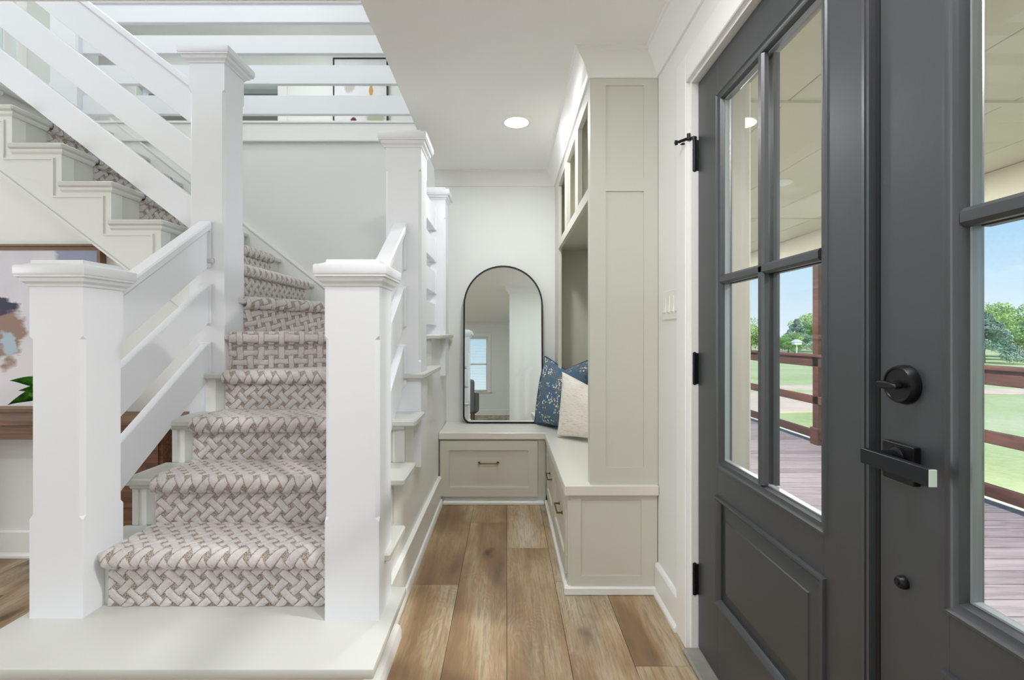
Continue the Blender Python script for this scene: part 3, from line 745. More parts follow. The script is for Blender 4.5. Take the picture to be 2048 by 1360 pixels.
# ================================================================== MIRROR
mt = thing('arched_mirror', 'arched wall mirror with thin black frame leaning on the bench', 'mirror', (-0.03, 3.57, 0.48))
MW, MH, MT = 0.297, 1.178, R(3.0)
mc = (-0.029, 3.577, 0.481)
def arch(w, h, rc=0.055, n=28):
    pts = [(-w + rc, 0.0)]
    pts += [(w - rc, 0.0)] + [(w - rc + rc * math.sin(a), rc - rc * math.cos(a)) for a in np.linspace(0, math.pi / 2, 7)[1:]]
    pts += [(w * math.cos(a), h - w + w * math.sin(a)) for a in np.linspace(0, math.pi, n)]
    pts += [(-w + rc - rc * math.cos(a), rc - rc * math.sin(a)) for a in np.linspace(0, math.pi / 2, 7)[:-1]]
    return pts
def mir3(u, v, h):
    # h toward the viewer; the top leans back
    y = -h * math.cos(MT) + v * math.sin(MT); z = v * math.cos(MT) + h * math.sin(MT)
    return (mc[0] + u, mc[1] + y, mc[2] + z)
bm = bmesh.new(); sweep(bm, arch(MW, MH), [(0, 0), (0, 0.028), (0.010, 0.028), (0.010, 0.0)], mir3, closed=True)
obj('frame', bm, M_black, mt, smooth=50)
bm = bmesh.new(); pts = arch(MW - 0.009, MH - 0.018)
f0 = [bm.verts.new(mir3(u, v + 0.009, 0.016)) for u, v in pts]; f1 = [bm.verts.new(mir3(u, v + 0.009, 0.004)) for u, v in pts]
bm.faces.new(f0); bm.faces.new(f1[::-1])
for i in range(len(pts)): bm.faces.new((f0[i], f0[(i + 1) % len(pts)], f1[(i + 1) % len(pts)], f1[i]))
obj('mirror_glass', bm, M_mirror, mt)

# ================================================================== CUSHIONS
def blue_mat():
    q = NT('blue_floral_linen'); tcn = q.n('ShaderNodeTexCoord'); uv = tcn.outputs['UV']
    base = q.mix(q.noise(uv, 60, 3), (66, 98, 122), (92, 122, 144))
    v2 = q.n('ShaderNodeTexVoronoi', feature='F1'); v2.inputs['Scale'].default_value = 7.5; v2.inputs['Randomness'].default_value = 0.8; q.l(uv, v2.inputs['Vector'])
    clump = q.ramp(v2.outputs['Distance'], [(0.46, (1, 1, 1, 1)), (0.58, (0, 0, 0, 1))])
    v3 = q.n('ShaderNodeTexVoronoi', feature='F1'); v3.inputs['Scale'].default_value = 30; v3.inputs['Randomness'].default_value = 0.75; q.l(uv, v3.inputs['Vector'])
    dots = q.ramp(v3.outputs['Distance'], [(0.38, (1, 1, 1, 1)), (0.45, (0, 0, 0, 1))])
    w = q.n('ShaderNodeTexVoronoi', feature='DISTANCE_TO_EDGE'); w.inputs['Scale'].default_value = 16; q.l(uv, w.inputs['Vector'])
    stem = q.ramp(w.outputs['Distance'], [(0.035, (1, 1, 1, 1)), (0.06, (0, 0, 0, 1))])
    sm = q.ramp(q.noise(uv, 6, 2), [(0.46, (0, 0, 0, 1)), (0.56, (1, 1, 1, 1))])
    c = q.mix(q.math('MULTIPLY', stem, q.math('MULTIPLY', sm, 0.85)), base, (146, 122, 92))
    c = q.mix(q.math('MULTIPLY', dots, clump), c, (232, 230, 222))
    q.l(c, q.b.inputs['Base Color']); q.b.inputs['Roughness'].default_value = 0.9
    q.bump(q.noise(uv, 260, 2), 0.25, 0.001)
    return q.m
def cream_mat():
    q = NT('cream_knit'); tcn = q.n('ShaderNodeTexCoord'); uv = tcn.outputs['UV']
    row = q.noise(q.mapping(uv, (12, 46, 1)), 1.0, 4, 1.2, 0.6)
    c = q.ramp(row, [(0.28, (214, 202, 182)), (0.42, (243, 237, 224)), (0.7, (250, 247, 239))])
    q.l(c, q.b.inputs['Base Color']); q.b.inputs['Roughness'].default_value = 0.95
    q.bump(row, 0.9, 0.006)
    return q.m
M_blue, M_cream, M_piping = blue_mat(), cream_mat(), mat('blue_piping', (44, 74, 100), 0.8)
def cushion(name, label, bl, direc, w, h, lean, thick, chop, m, piping=None):
    """bl = bottom-left corner on the bench, direc = direction of the bottom edge, lean angle backwards"""
    d = Vector((direc[0], direc[1], 0)).normalized(); back = Vector((-d.y, d.x, 0))
    up = (Vector((0, 0, 1)) * math.cos(lean) + back * math.sin(lean)); nf = up.cross(d) * -1
    if nf.dot(back) > 0: nf = -nf
    t = thing(name, label, 'cushion', bl)
    n = 34; g = np.linspace(-1, 1, n + 1); U, V = np.meshgrid(g, g, indexing='ij')
    ins = 0.07
    px = U * (1 - ins * (1 - np.abs(V) ** 2.2) * np.abs(U) ** 2) ; py = V * (1 - ins * (1 - np.abs(U) ** 2.2) * np.abs(V) ** 2)
    cut = chop * (1 - np.abs(U)) ** 1.25 * np.clip((V + 0.3) / 1.3, 0, 1) ** 1.8
    py = py - cut * 2
    th = thick * np.clip((1 - np.abs(U) ** 2.6) * (1 - np.abs(V) ** 2.6), 0, 1) ** 0.55
    th = th * (1 - 0.55 * np.exp(-(U / 0.2) ** 2) * np.clip((V - 0.1) / 0.9, 0, 1))
    wr = 0.012 * np.sin(7 * U + 5 * V) * (1 - np.abs(U)) * (1 - np.abs(V)) + 0.02 * np.exp(-((np.abs(U) - 0.28 - 0.25 * V) / 0.12) ** 2) * np.clip(V, 0, 1) * chop * 4 * (1 - np.abs(V))
    bm = bmesh.new(); uvl = bm.loops.layers.uv.new('UVMap')
    o = Vector(bl)
    def P(i, j, s):
        v = (px[i, j] * 0.5 + 0.5) * w; z = (py[i, j] * 0.5 + 0.5) * h
        z += 0.0
        return o + d * v + up * z + nf * (s * (th[i, j] + wr[i, j] * (th[i, j] > 1e-5)) * 0.5)
    fr = [[bm.verts.new(P(i, j, 1)) for j in range(n + 1)] for i in range(n + 1)]
    bk = [[fr[i][j] if (i in (0, n) or j in (0, n)) else bm.verts.new(P(i, j, -1)) for j in range(n + 1)] for i in range(n + 1)]
    for L, fl in ((fr, 0), (bk, 1)):
        for i in range(n):
            for j in range(n):
                ids = [(i, j), (i + 1, j), (i + 1, j + 1), (i, j + 1)]
                if fl: ids = ids[::-1]
                f = bm.faces.new([L[a][b] for a, b in ids])
                for lp, (a, b) in zip(f.loops, ids): lp[uvl].uv = (a / n * w * 2 + fl * 3, b / n * h * 2)
    edge = [P(i, 0, 0) for i in range(n)] + [P(n, j, 0) for j in range(n)] + [P(i, n, 0) for i in range(n, 0, -1)] + [P(0, j, 0) for j in range(n, 0, -1)]
    obj('cushion_cover', bm, m, t, smooth=80)
    if piping:
        bm = bmesh.new(); tube(bm, edge, 0.0045, 6, closed=True); obj('piping', bm, piping, t, smooth=80)
    return t
cushion('cushion', 'blue cushion printed with small white blossoms in the bench corner', (0.205, 3.535, 0.487), (0.55, -0.83), 0.50, 0.50, R(11), 0.15, 0.14, M_blue, M_piping)
cushion('cushion', 'cream knitted cushion in front of the blue cushion', (0.317, 3.085, 0.487), (0.80, -0.60), 0.42, 0.415, R(10), 0.15, 0.16, M_cream)

# ================================================================== CEILING LIGHTS
def downlight(label, x, y, z=CZ, power=14, r=0.070, group=None):
    t = thing('ceiling_light', label, 'light', (x, y, z), group)
    bm = bmesh.new(); lathe(bm, [(r, -0.004), (r + 0.014, -0.005), (r + 0.018, -0.0005), (r + 0.018, 0.004), (r, 0.004), (r, -0.004)], 40, Matrix.Translation((x, y, z)), cap=False)
    obj('trim_ring', bm, M_plate, t, smooth=40)
    bm = bmesh.new(); lathe(bm, [(0, -0.0035), (r * 0.999, -0.0035), (r * 0.999, 0.003), (0, 0.003)], 40, Matrix.Translation((x, y, z)))
    obj('lens', bm, M_lens, t)
    l = light('downlight_beam', 'AREA', (x, y, z - 0.012), (0, 0, 0), power, LAMP_COL, shape='DISK', size=2 * r)
    return t
downlight('round recessed light in the ceiling in front of the mirror', 0.055, 2.78, power=8.5)
downlight('unseen round recessed fill light added in the entry ceiling near the camera', 0.0, 0.98, power=7)  # unseen lamp added to brighten the entry
downlight('unseen round recessed fill light added in the entry ceiling beside the doors', 0.40, 0.60, power=9.5)  # unseen lamp added to light the right-hand faces of the newels
downlight('unseen round recessed fill light added in the front room ceiling near the stairs', -1.6, -0.6, power=16)  # unseen lamp added to lift the front room light
downlight('unseen round recessed fill light added in the front room ceiling near the armchair', -1.6, -2.6, power=16)  # second unseen lamp added for front room brightness
downlight('round recessed upper hall light above the landing rail, right one', -2.46, 5.66, 5.1, 14)
downlight('round recessed upper hall light above the landing rail, left one', -4.56, 5.66, 5.1, 14)
downlight('unseen round recessed fill light added above the stairwell', -2.3, 2.2, 5.1, 14)  # unseen lamp added to brighten the stairwell

# ================================================================== FRONT DOORS
DX0, DX1 = 0.686, 0.731
jt = thing('trim_6', 'white door frame and casing round the double doors', None, (0.68, 0.86, 0), kind='structure')
box('casing', M_trim, jt, WR - 0.018, WR, 1.742, 1.835, 0, 2.155, 0.003)
box('casing', M_trim, jt, WR - 0.018, WR, -0.12, -0.03, 0, 2.155, 0.003)
box('casing', M_trim, jt, WR - 0.0182, WR, -0.03, 1.742, 2.055, 2.155, 0.003)
box('jamb', M_trim, jt, WR - 0.002, DX0 + 0.05, 1.724, 1.747, 0, 2.06)
box('jamb', M_trim, jt, WR - 0.002, DX0 + 0.05, -0.032, 0.030, 0, 2.06)
box('jamb', M_trim, jt, WR - 0.002, DX0 + 0.05, 0.03, 1.724, 2.044, 2.062)
box('weatherstrip', M_gasket, jt, DX0 + 0.046, DX0 + 0.06, 1.715, 1.735, 0, 2.05)
xt = thing('trim_7', 'beige outside jamb and brick mould of the doors', None, (0.8, 0.86, 0), kind='structure')
box('jamb', M_ext, xt, DX0 + 0.05, 0.84, 1.715, 1.748, -0.05, 2.06)
box('jamb', M_ext, xt, DX0 + 0.05, 0.84, -0.035, 0.035, -0.05, 2.06)
box('jamb', M_ext, xt, DX0 + 0.05, 0.84, 0.035, 1.715, 2.03, 2.062)
box('brick_mould', M_ext, xt, 0.82, 0.878, 1.722, 1.80, -0.1, 2.12, 0.008)
box('brick_mould', M_ext, xt, 0.82, 0.878, -0.10, -0.02, -0.1, 2.12, 0.008)
box('brick_mould', M_ext, xt, 0.82, 0.878, -0.02, 1.722, 2.04, 2.12, 0.008)
th = tag(box('threshold', M_thresh, None, 0.630, 0.80, 0.03, 1.724, 0.0, 0.018, 0.006), 'worn grey threshold strip under the double doors', 'threshold')
bm = bmesh.new()
bx(bm, 0.82, 0.835, 1.80, 10.2, -0.3, 2.35); bx(bm, 0.82, 0.835, -5.3, -0.10, -0.3, 2.35); bx(bm, 0.82, 0.835, -0.10, 1.80, 2.12, 2.35)
tag(obj('wall_porch', bm, M_ext), 'beige outside wall along the porch', kind='structure')

def rect_moulding(parent, y0, y1, z0, z1, prof, m, name):
    """prof [(inward distance, X)] swept round a rectangle on the door plane"""
    bm = bmesh.new()
    sweep(bm, [(y0, z0), (y1, z0), (y1, z1), (y0, z1)], prof, lambda u, v, h: (h, u, v), closed=True)
    return obj(name, bm, m, parent, smooth=25)
def door_leaf(name, label, ya, yb, st1, st2):
    t = thing(name, label, 'door', (0.70, (ya + yb) / 2, 0.02), kind='structure')
    z0, z1 = 0.022, 2.040
    ga, gb = ya + st1, yb - st2            # glass opening in the frame
    gz0, gz1 = 0.716, 1.916
    pz0, pz1 = 0.270, 0.606
    box('stile', M_door, t, DX0, DX1, ya, ga, z0, z1, 0.001); box('stile', M_door, t, DX0, DX1, gb, yb, z0, z1, 0.001)
    for a, b in ((z0, pz0), (pz1, gz0), (gz1, z1)):
        box('door_rail', M_door, t, DX0 + 0.0004, DX1, ga, gb, a, b)
    for xo, sg in ((DX0, -1), (DX1, 1)):
        rect_moulding(t, ga, gb, gz0, gz1, [(-0.012, xo), (-0.009, xo + sg * 0.004), (-0.004, xo + sg * 0.0045), (-0.001, xo + sg * 0.001), (0.004, xo - sg * 0.002), (0.012, xo - sg * 0.003), (0.015, xo - sg * 0.007), (0.018, xo - sg * 0.0145), (-0.012, xo - sg * 0.0145)], M_door, 'glazing_bead')
    rect_moulding(t, ga + 0.014, gb - 0.014, gz0 + 0.014, gz1 - 0.014, [(0, DX0 + 0.014), (0.007, DX0 + 0.015), (0.007, DX1 - 0.015), (0, DX1 - 0.014)], M_lead, 'glazing_seal')
    ym = (ga + gb) / 2; zm = 1.317; mw = 0.014
    def munt(horizontal):
        bm = bmesh.new()
        for x0_, x1_ in ((DX0 - 0.001, DX0 + 0.016), (DX1 - 0.016, DX1 + 0.001)):
            if horizontal:
                prism(bm, [(x0_ + (0.006 if x0_ < DX0 + 0.01 else 0), zm - mw), (x0_ + (0 if x0_ < DX0 + 0.01 else 0), zm - mw * 0.55), (x0_, zm + mw * 0.55), (x0_ + (0.006 if x0_ < DX0 + 0.01 else 0), zm + mw), (x1_, zm + mw), (x1_, zm - mw)], 'y', ga + 0.018, gb - 0.018)
            else:
                prism(bm, [(x0_ + (0.006 if x0_ < DX0 + 0.01 else 0), ym - mw), (x0_, ym - mw * 0.55), (x0_, ym + mw * 0.55), (x0_ + (0.006 if x0_ < DX0 + 0.01 else 0), ym + mw), (x1_, ym + mw), (x1_, ym - mw)], 'z', gz0 + 0.018, gz1 - 0.018)
        return obj('muntin', bm, M_door, t)
    munt(True); munt(False)
    xm = (DX0 + DX1) / 2
    for i, (a, b) in enumerate(((ga + 0.024, ym), (ym, gb - 0.024))):
        for c, d in ((gz0 + 0.024, zm), (zm, gz1 - 0.024)):
            box('pane', M_glass, t, xm - 0.002, xm + 0.002, a, b, c, d)
    # raised lower panel with a moulded frame
    rect_moulding(t, ga, gb, pz0, pz1, [(-0.010, DX0), (-0.007, DX0 - 0.008), (-0.001, DX0 - 0.009), (0.006, DX0 - 0.003), (0.012, DX0 + 0.006), (0.013, DX0 + 0.016), (-0.010, DX0 + 0.016)], M_door, 'panel_moulding')
    bm = bmesh.new(); a0, a1, b0, b1 = ga + 0.012, gb - 0.012, pz0 + 0.012, pz1 - 0.012; s = 0.042
    lo = [bm.verts.new((DX0 + 0.013, y, z)) for y, z in ((a0, b0), (a1, b0), (a1, b1), (a0, b1))]
    md = [bm.verts.new((DX0 + 0.004, y, z)) for y, z in ((a0 + s, b0 + s), (a1 - s, b0 + s), (a1 - s, b1 - s), (a0 + s, b1 - s))]
    hi = [bm.verts.new((DX0 + 0.0005, y, z)) for y, z in ((a0 + s + .002, b0 + s + .002), (a1 - s - .002, b0 + s + .002), (a1 - s - .002, b1 - s - .002), (a0 + s + .002, b1 - s - .002))]
    bk = [bm.verts.new((DX1 - 0.004, y, z)) for y, z in ((a0, b0), (a1, b0), (a1, b1), (a0, b1))]
    for i in range(4):
        j = (i + 1) % 4
        bm.faces.new((lo[i], lo[j], md[j], md[i])); bm.faces.new((md[i], md[j], hi[j], hi[i])); bm.faces.new((bk[i], bk[j], lo[j], lo[i]))
    bm.faces.new(hi); bm.faces.new(bk[::-1])
    obj('door_panel', bm, M_door, t)
    return t
d1 = door_leaf('door_1', 'charcoal glazed door leaf hung beside the light switch', 0.892, 1.720, 0.148, 0.156)
# astragal on the meeting edge
bm = bmesh.new(); prism(bm, [(DX0 - 0.0, 0.892), (DX0 - 0.012, 0.894), (DX0 - 0.012, 0.900), (DX0 - 0.009, 0.901), (DX0 - 0.009, 0.905), (DX0 - 0.012, 0.906), (DX0 - 0.011, 0.914), (DX0 - 0.004, 0.922), (DX0, 0.924)], 'z', 0.022, 2.04)
obj('astragal', bm, M_door, d1)
box('weatherstrip', M_gasket, d1, DX0 - 0.001, DX0 + 0.03, 0.8825, 0.8925, 0.022, 2.04)
for zc in (1.783, 1.018, 0.262):
    bm = bmesh.new()
    bx(bm, DX0 - 0.010, DX0 + 0.003, 1.721, 1.745, zc - 0.055, zc + 0.055, 0.001)
    lathe(bm, [(0.0, -0.061), (0.004, -0.060), (0.0085, -0.056), (0.0085, 0.056), (0.004, 0.060), (0.0, 0.061)], 14, Matrix.Translation((DX0 - 0.012, 1.728, zc)))
    for zz in (-0.02, 0.02): lathe(bm, [(0.0090, -0.001), (0.0090, 0.001)], 14, Matrix.Translation((DX0 - 0.012, 1.728, zc + zz)))
    hg = obj('hinge', bm, M_black, d1, smooth=40)
    if zc > 1.5:   # hinge-pin door stop
        bm = bmesh.new(); p = Vector((DX0 - 0.014, 1.730, zc + 0.062))
        lathe(bm, [(0.012, -0.006), (0.012, 0.005), (0.006, 0.009)], 14, Matrix.Translation(p))
        tube(bm, [p, p + Vector((-0.022, 0.012, 0.004)), p + Vector((-0.048, 0.02, -0.004))], 0.0055, 8)
        lathe(bm, [(0.0, -0.006), (0.008, -0.005), (0.010, 0.004), (0.0, 0.008)], 12, toM(p + Vector((-0.054, 0.022, -0.005)), (-1, 0.35, -0.1)))
        tube(bm, [p + Vector((-0.014, 0.008, 0.0)), p + Vector((-0.014, 0.008, 0.022))], 0.0065, 8)
        lathe(bm, [(0.0, -0.004), (0.009, 0.0), (0.0, 0.006)], 10, Matrix.Translation(p + Vector((-0.034, 0.013, -0.014))))
        obj('hinge_stop', bm, M_black, hg, smooth=40)
d2 = door_leaf('door_2', 'charcoal glazed door leaf carrying the black lever and deadbolt', 0.052, 0.882, 0.16, 0.138)
# deadbolt
bm = bmesh.new(); lk = toM((DX0, 0.8265, 1.054), (-1, 0, 0))
lathe(bm, [(0.034, 0), (0.034, 0.004), (0.0315, 0.013), (0.030, 0.0155), (0.0275, 0.0155), (0.0262, 0.0135), (0.0, 0.0135)], 44, lk)
db = obj('deadbolt', bm, M_black, d2, smooth=30)
bm = bmesh.new(); lathe(bm, [(0.008, 0.012), (0.007, 0.022), (0.0, 0.023)], 16, lk)
pt = []
for k in range(13):
    a = k / 12; pt.append(a)
prism(bm, [(0.8265 - 0.020, 1.050), (0.8265 - 0.012, 1.0475), (0.8265 + 0.014, 1.046), (0.8265 + 0.024, 1.050), (0.8265 + 0.026, 1.054), (0.8265 + 0.022, 1.0585), (0.8265, 1.0585), (0.8265 - 0.018, 1.056)], 'x', DX0 - 0.034, DX0 - 0.020, 0.002)
obj('thumb_turn', bm, M_black, db, smooth=30)
# lever set
rose = box('lever_rose', M_black, d2, DX0 - 0.013, DX0, 0.795, 0.861, 0.887, 0.952, 0.0012)
bm = bmesh.new(); tube(bm, [(DX0 - 0.012, 0.826, 0.930), (DX0 - 0.055, 0.826, 0.930)], 0.011, 16)
lathe(bm, [(0.016, 0), (0.016, 0.004), (0.011, 0.007)], 20, toM((DX0 - 0.013, 0.826, 0.93), (-1, 0, 0)))
obj('lever_neck', bm, M_black, rose, smooth=40)
bm = bmesh.new(); bx(bm, DX0 - 0.068, DX0 - 0.056, 0.704, 0.840, 0.916, 0.942, 0.0008)
obj('lever', bm, M_lever, rose)
tag(box('lever_end', M_lever_glare, rose, DX0 - 0.0675, DX0 - 0.0565, 0.7025, 0.7045, 0.9165, 0.9415), 'end face of the lever coloured pale for its glare')
bm = bmesh.new(); lathe(bm, [(0.0115, 0), (0.0115, 0.004), (0.0095, 0.010), (0.0075, 0.012), (0.0, 0.0125)], 24, toM((DX0, 0.829, 0.712), (-1, 0, 0)))
lathe(bm, [(0.0045, 0.012), (0.004, 0.0145), (0.0, 0.015)], 12, toM((DX0, 0.829, 0.712), (-1, 0, 0)))
obj('bolt_cover', bm, M_black, d2, smooth=35)

# light switch
sw = thing('light_switch', 'white four-gang light switch plate on the wall beside the doors', 'light switch', (WR, 1.93, 1.265))
ys0, ys1 = 1.838, 2.030
box('switch_plate', M_plate, sw, WR - 0.006, WR, ys0, ys1, 1.200, 1.320, 0.0025)
for k in range(4):
    yc = ys0 + 0.024 + k * 0.048
    box('switch_bezel', M_plate, sw, WR - 0.0075, WR - 0.005, yc - 0.017, yc + 0.017, 1.226, 1.294, 0.0008)
    pris('rocker', M_plate, sw, [(WR - 0.0074, 1.230), (WR - 0.0120, 1.232), (WR - 0.0085, 1.260), (WR - 0.0082, 1.290), (WR - 0.0074, 1.290)], 'y', yc - 0.0145, yc + 0.0145)

# ================================================================== LEFT SIDE: console, painting, plant
t = thing('console_table', 'dark wood console table against the wall under the stairs', 'table', (-2.4, 2.33, 0))
box('table_top', M_console, t, -3.25, -1.565, 2.19, 2.465, 0.722, 0.745, 0.003)
box('apron', M_console, t, -3.23, -1.95, 2.215, 2.24, 0.655, 0.722)
bm = bmesh.new(); bx(bm, -1.95, -1.585, 2.21, 2.46, 0.06, 0.722); ped = obj('pedestal', bm, M_console, t)
bm = bmesh.new(); shaker(bm, 'y', 2.200, -1.935, -1.60, 0.09, 0.705, 0.055, 0.007, 0.012, -1); obj('door', bm, M_console, t)
box('plinth', M_console, t, -1.94, -1.595, 2.225, 2.455, 0.0, 0.06)
bm = bmesh.new(); bx(bm, -3.23, -2.85, 2.21, 2.46, 0.06, 0.722); obj('pedestal', bm, M_console, t)
box('plinth', M_console, t, -3.22, -2.86, 2.225, 2.455, 0.0, 0.06)

def paint_mat():
    q = NT('abstract_painting'); tcn = q.n('ShaderNodeTexCoord'); v = tcn.outputs['Object']
    wv = q.n('ShaderNodeTexNoise'); wv.inputs['Scale'].default_value = 6; wv.inputs['Detail'].default_value = 4; q.l(v, wv.inputs['Vector'])
    sub = q.n('ShaderNodeVectorMath', operation='SUBTRACT'); q.l(wv.outputs['Color'], sub.inputs[0]); sub.inputs[1].default_value = (0.5, 0.5, 0.5)
    sc = q.n('ShaderNodeVectorMath', operation='SCALE'); sc.inputs['Scale'].default_value = 0.22; q.l(sub.outputs[0], sc.inputs[0])
    ad = q.n('ShaderNodeVectorMath', operation='ADD'); q.l(v, ad.inputs[0]); q.l(sc.outputs[0], ad.inputs[1]); p = ad.outputs[0]
    sep = q.n('ShaderNodeSeparateXYZ'); q.l(p, sep.inputs[0])
    def blob(x, z, rx, rz):
        dx = q.math('DIVIDE', q.math('SUBTRACT', sep.outputs['X'], x), rx); dz = q.math('DIVIDE', q.math('SUBTRACT', sep.outputs['Z'], z), rz)
        d = q.math('SQRT', q.math('ADD', q.math('MULTIPLY', dx, dx), q.math('MULTIPLY', dz, dz)))
        d = q.math('ADD', d, q.math('MULTIPLY', q.math('SUBTRACT', brush, 0.5), 0.9))
        return q.ramp(d, [(0.75, (1, 1, 1, 1)), (1.1, (0, 0, 0, 1))])
    brush = q.noise(q.mapping(v, (9, 9, 22), rot=(0, 0.6, 0)), 1.0, 4, 0.8)
    base = q.mix(q.noise(v, 5, 4), (196, 196, 212), (232, 228, 232))
    base = q.mix(q.ramp(sep.outputs['Z'], [(0.25, (1, 1, 1, 1)), (0.45, (0, 0, 0, 1))]), base, (222, 218, 222))
    c = q.mix(blob(1.05, 0.80, 0.14, 0.12), base, (150, 156, 182))
    c = q.mix(blob(0.62, 0.40, 0.15, 0.16), c, (150, 124, 112))
    c = q.mix(blob(0.48, 0.36, 0.08, 0.10), c, (104, 72, 58))
    c = q.mix(blob(0.66, 0.34, 0.06, 0.06), c, (172, 190, 204))
    c = q.mix(blob(0.60, 0.52, 0.12, 0.055), c, (52, 54, 78))
    c = q.mix(blob(0.46, 0.47, 0.07, 0.05), c, (74, 78, 112))
    c = q.mix(blob(0.50, 0.18, 0.035, 0.16), c, (150, 170, 196))
    c = q.mix(blob(0.25, 0.55, 0.16, 0.12), c, (176, 150, 140))
    c = q.mix(blob(0.20, 0.25, 0.10, 0.14), c, (90, 100, 134))
    q.l(c, q.b.inputs['Base Color']); q.b.inputs['Roughness'].default_value = 0.7
    q.bump(q.noise(v, 60, 4), 0.3, 0.002)
    return q.m
t = thing('framed_painting', 'large abstract painting leaning above the console table', 'painting', (-3.2, 2.43, 0.746))
PX0, PX1, PZ0, PZ1 = -3.20, -2.06, 0.746, 1.598
bm = bmesh.new(); sweep(bm, [(PX0, PZ0), (PX1, PZ0), (PX1, PZ1), (PX0, PZ1)], [(0, 2.43), (0, 2.466), (0.030, 2.466), (0.030, 2.445), (0.014, 2.440), (0.010, 2.43)], lambda u, v, h: (u, h, v), closed=True)
obj('frame', bm, M_frame, t)
box('canvas', paint_mat(), t, PX0 + 0.012, PX1 - 0.012, 2.446, 2.462, PZ0 + 0.012, PZ1 - 0.012)

def leaf_mat():
    q = NT('pothos_leaf'); tcn = q.n('ShaderNodeTexCoord')
    q.l(q.ramp(q.noise(tcn.outputs['Object'], 40, 3), [(0.35, (30, 92, 22)), (0.55, (58, 138, 30)), (0.75, (150, 196, 80))]), q.b.inputs['Base Color'])
    q.b.inputs['Roughness'].default_value = 0.35
    return q.m
M_leaf = leaf_mat()
pc = Vector((-2.10, 2.31, 0.745))
t = thing('potted_plant', 'green leafy plant in a pot on the console behind the left post', 'plant', pc)
bm = bmesh.new(); lathe(bm, [(0.045, 0), (0.062, 0.01), (0.070, 0.06), (0.066, 0.105), (0.070, 0.112), (0.064, 0.112), (0.060, 0.095), (0.0, 0.095)], 28, Matrix.Translation(pc)); obj('pot', bm, M_pot, t, smooth=40)
bm = bmesh.new(); lathe(bm, [(0.0, 0.090), (0.060, 0.090), (0.060, 0.097), (0.0, 0.099)], 20, Matrix.Translation(pc)); obj('soil', bm, M_soil, t)
def leaf(base, tip, width, droop):
    base = Vector(base); tip = Vector(tip); d = tip - base; L = d.length; d.normalize()
    side = d.cross(Vector((0.1, 1.0, 0.35))).normalized(); nrm = side.cross(d).normalized()
    bm = bmesh.new(); rows = []
    prof = [0.05, 0.62, 0.95, 1.0, 0.86, 0.6, 0.3, 0.02]
    for i, w in enumerate(prof):
        s = i / (len(prof) - 1); c = base + d * L * s - Vector((0, 0, 1)) * droop * s * s
        hw = w * width / 2
        rows.append([bm.verts.new(c - side * hw + nrm * hw * 0.35), bm.verts.new(c), bm.verts.new(c + side * hw + nrm * hw * 0.35)])
    for a, b in zip(rows, rows[1:]):
        for k in (0, 1): bm.faces.new((a[k], a[k + 1], b[k + 1], b[k]))
    bmesh.ops.solidify(bm, geom=bm.faces[:], thickness=0.0012)
    return obj('leaf', bm, M_leaf, t, smooth=50)
top = pc + Vector((0, 0, 0.10))
specs = [(-0.20, -0.10, 0.02, 0.05), (-0.22, -0.07, 0.11, 0.03), (-0.12, -0.13, 0.06, 0.02), (0.08, -0.12, 0.10, 0.05), (0.10, 0.08, 0.13, 0.04), (-0.10, 0.07, 0.16, 0.04), (0.02, -0.05, 0.20, 0.02), (0.12, -0.03, 0.05, 0.06), (-0.05, -0.14, 0.14, 0.03), (-0.16, -0.02, 0.05, 0.05), (0.04, -0.14, 0.03, 0.05)]
for a, b, c, dr_ in specs:
    tip = top + Vector((a, b, c)); base = top + Vector((a, b, c)) * 0.42
    bm = bmesh.new(); tube(bm, [top + Vector((a * 0.05, b * 0.05, -0.01)), top + Vector((a * 0.2, b * 0.2, c * 0.3 + 0.012)), base], 0.0022, 6); obj('stem', bm, M_leaf, t, smooth=50)
    leaf(base, tip, 0.062, dr_)

# ================================================================== UPSTAIRS DETAILS
def small_paint():
    q = NT('small_abstract'); tcn = q.n('ShaderNodeTexCoord'); v = tcn.outputs['Object']
    sep = q.n('ShaderNodeSeparateXYZ'); q.l(v, sep.inputs[0]); nz = q.noise(v, 9, 4)
    base = q.mix(nz, (222, 222, 224), (236, 238, 240))
    def blob(x, z, rx, rz, soft=0.7):
        dx = q.math('DIVIDE', q.math('SUBTRACT', sep.outputs['X'], x), rx); dz = q.math('DIVIDE', q.math('SUBTRACT', sep.outputs['Z'], z), rz)
        d = q.math('ADD', q.math('SQRT', q.math('ADD', q.math('MULTIPLY', dx, dx), q.math('MULTIPLY', dz, dz))), q.math('SUBTRACT', nz, 0.5))
        return q.ramp(d, [(soft, (1, 1, 1, 1)), (1.0, (0, 0, 0, 1))])
    c = q.mix(blob(0.58, 0.20, 0.14, 0.11), base, (176, 184, 160))
    c = q.mix(blob(0.52, 0.58, 0.035, 0.08), c, (206, 158, 98))
    c = q.mix(blob(0.28, 0.16, 0.045, 0.055), c, (104, 40, 58))
    c = q.mix(blob(0.22, 0.62, 0.09, 0.08), c, (196, 190, 184))
    q.l(c, q.b.inputs['Base Color']); q.b.inputs['Roughness'].default_value = 0.8
    return q.m
t = thing('framed_painting', 'pale abstract painting in a thin black frame on the upper hall wall', 'painting', (-2.41, 6.66, 3.95))
sx0, sx1, sz0, sz1 = -2.415, -1.655, 3.98, 4.98
bm = bmesh.new(); sweep(bm, [(sx0, sz0), (sx1, sz0), (sx1, sz1), (sx0, sz1)], [(0, 6.655), (0, 6.698), (0.016, 6.698), (0.016, 6.655)], lambda u, v, h: (u, h, v), closed=True)
obj('frame', bm, M_darkframe, t)
box('canvas', small_paint(), t, sx0 + 0.015, sx1 - 0.015, 6.668, 6.69, sz0 + 0.015, sz1 - 0.015)

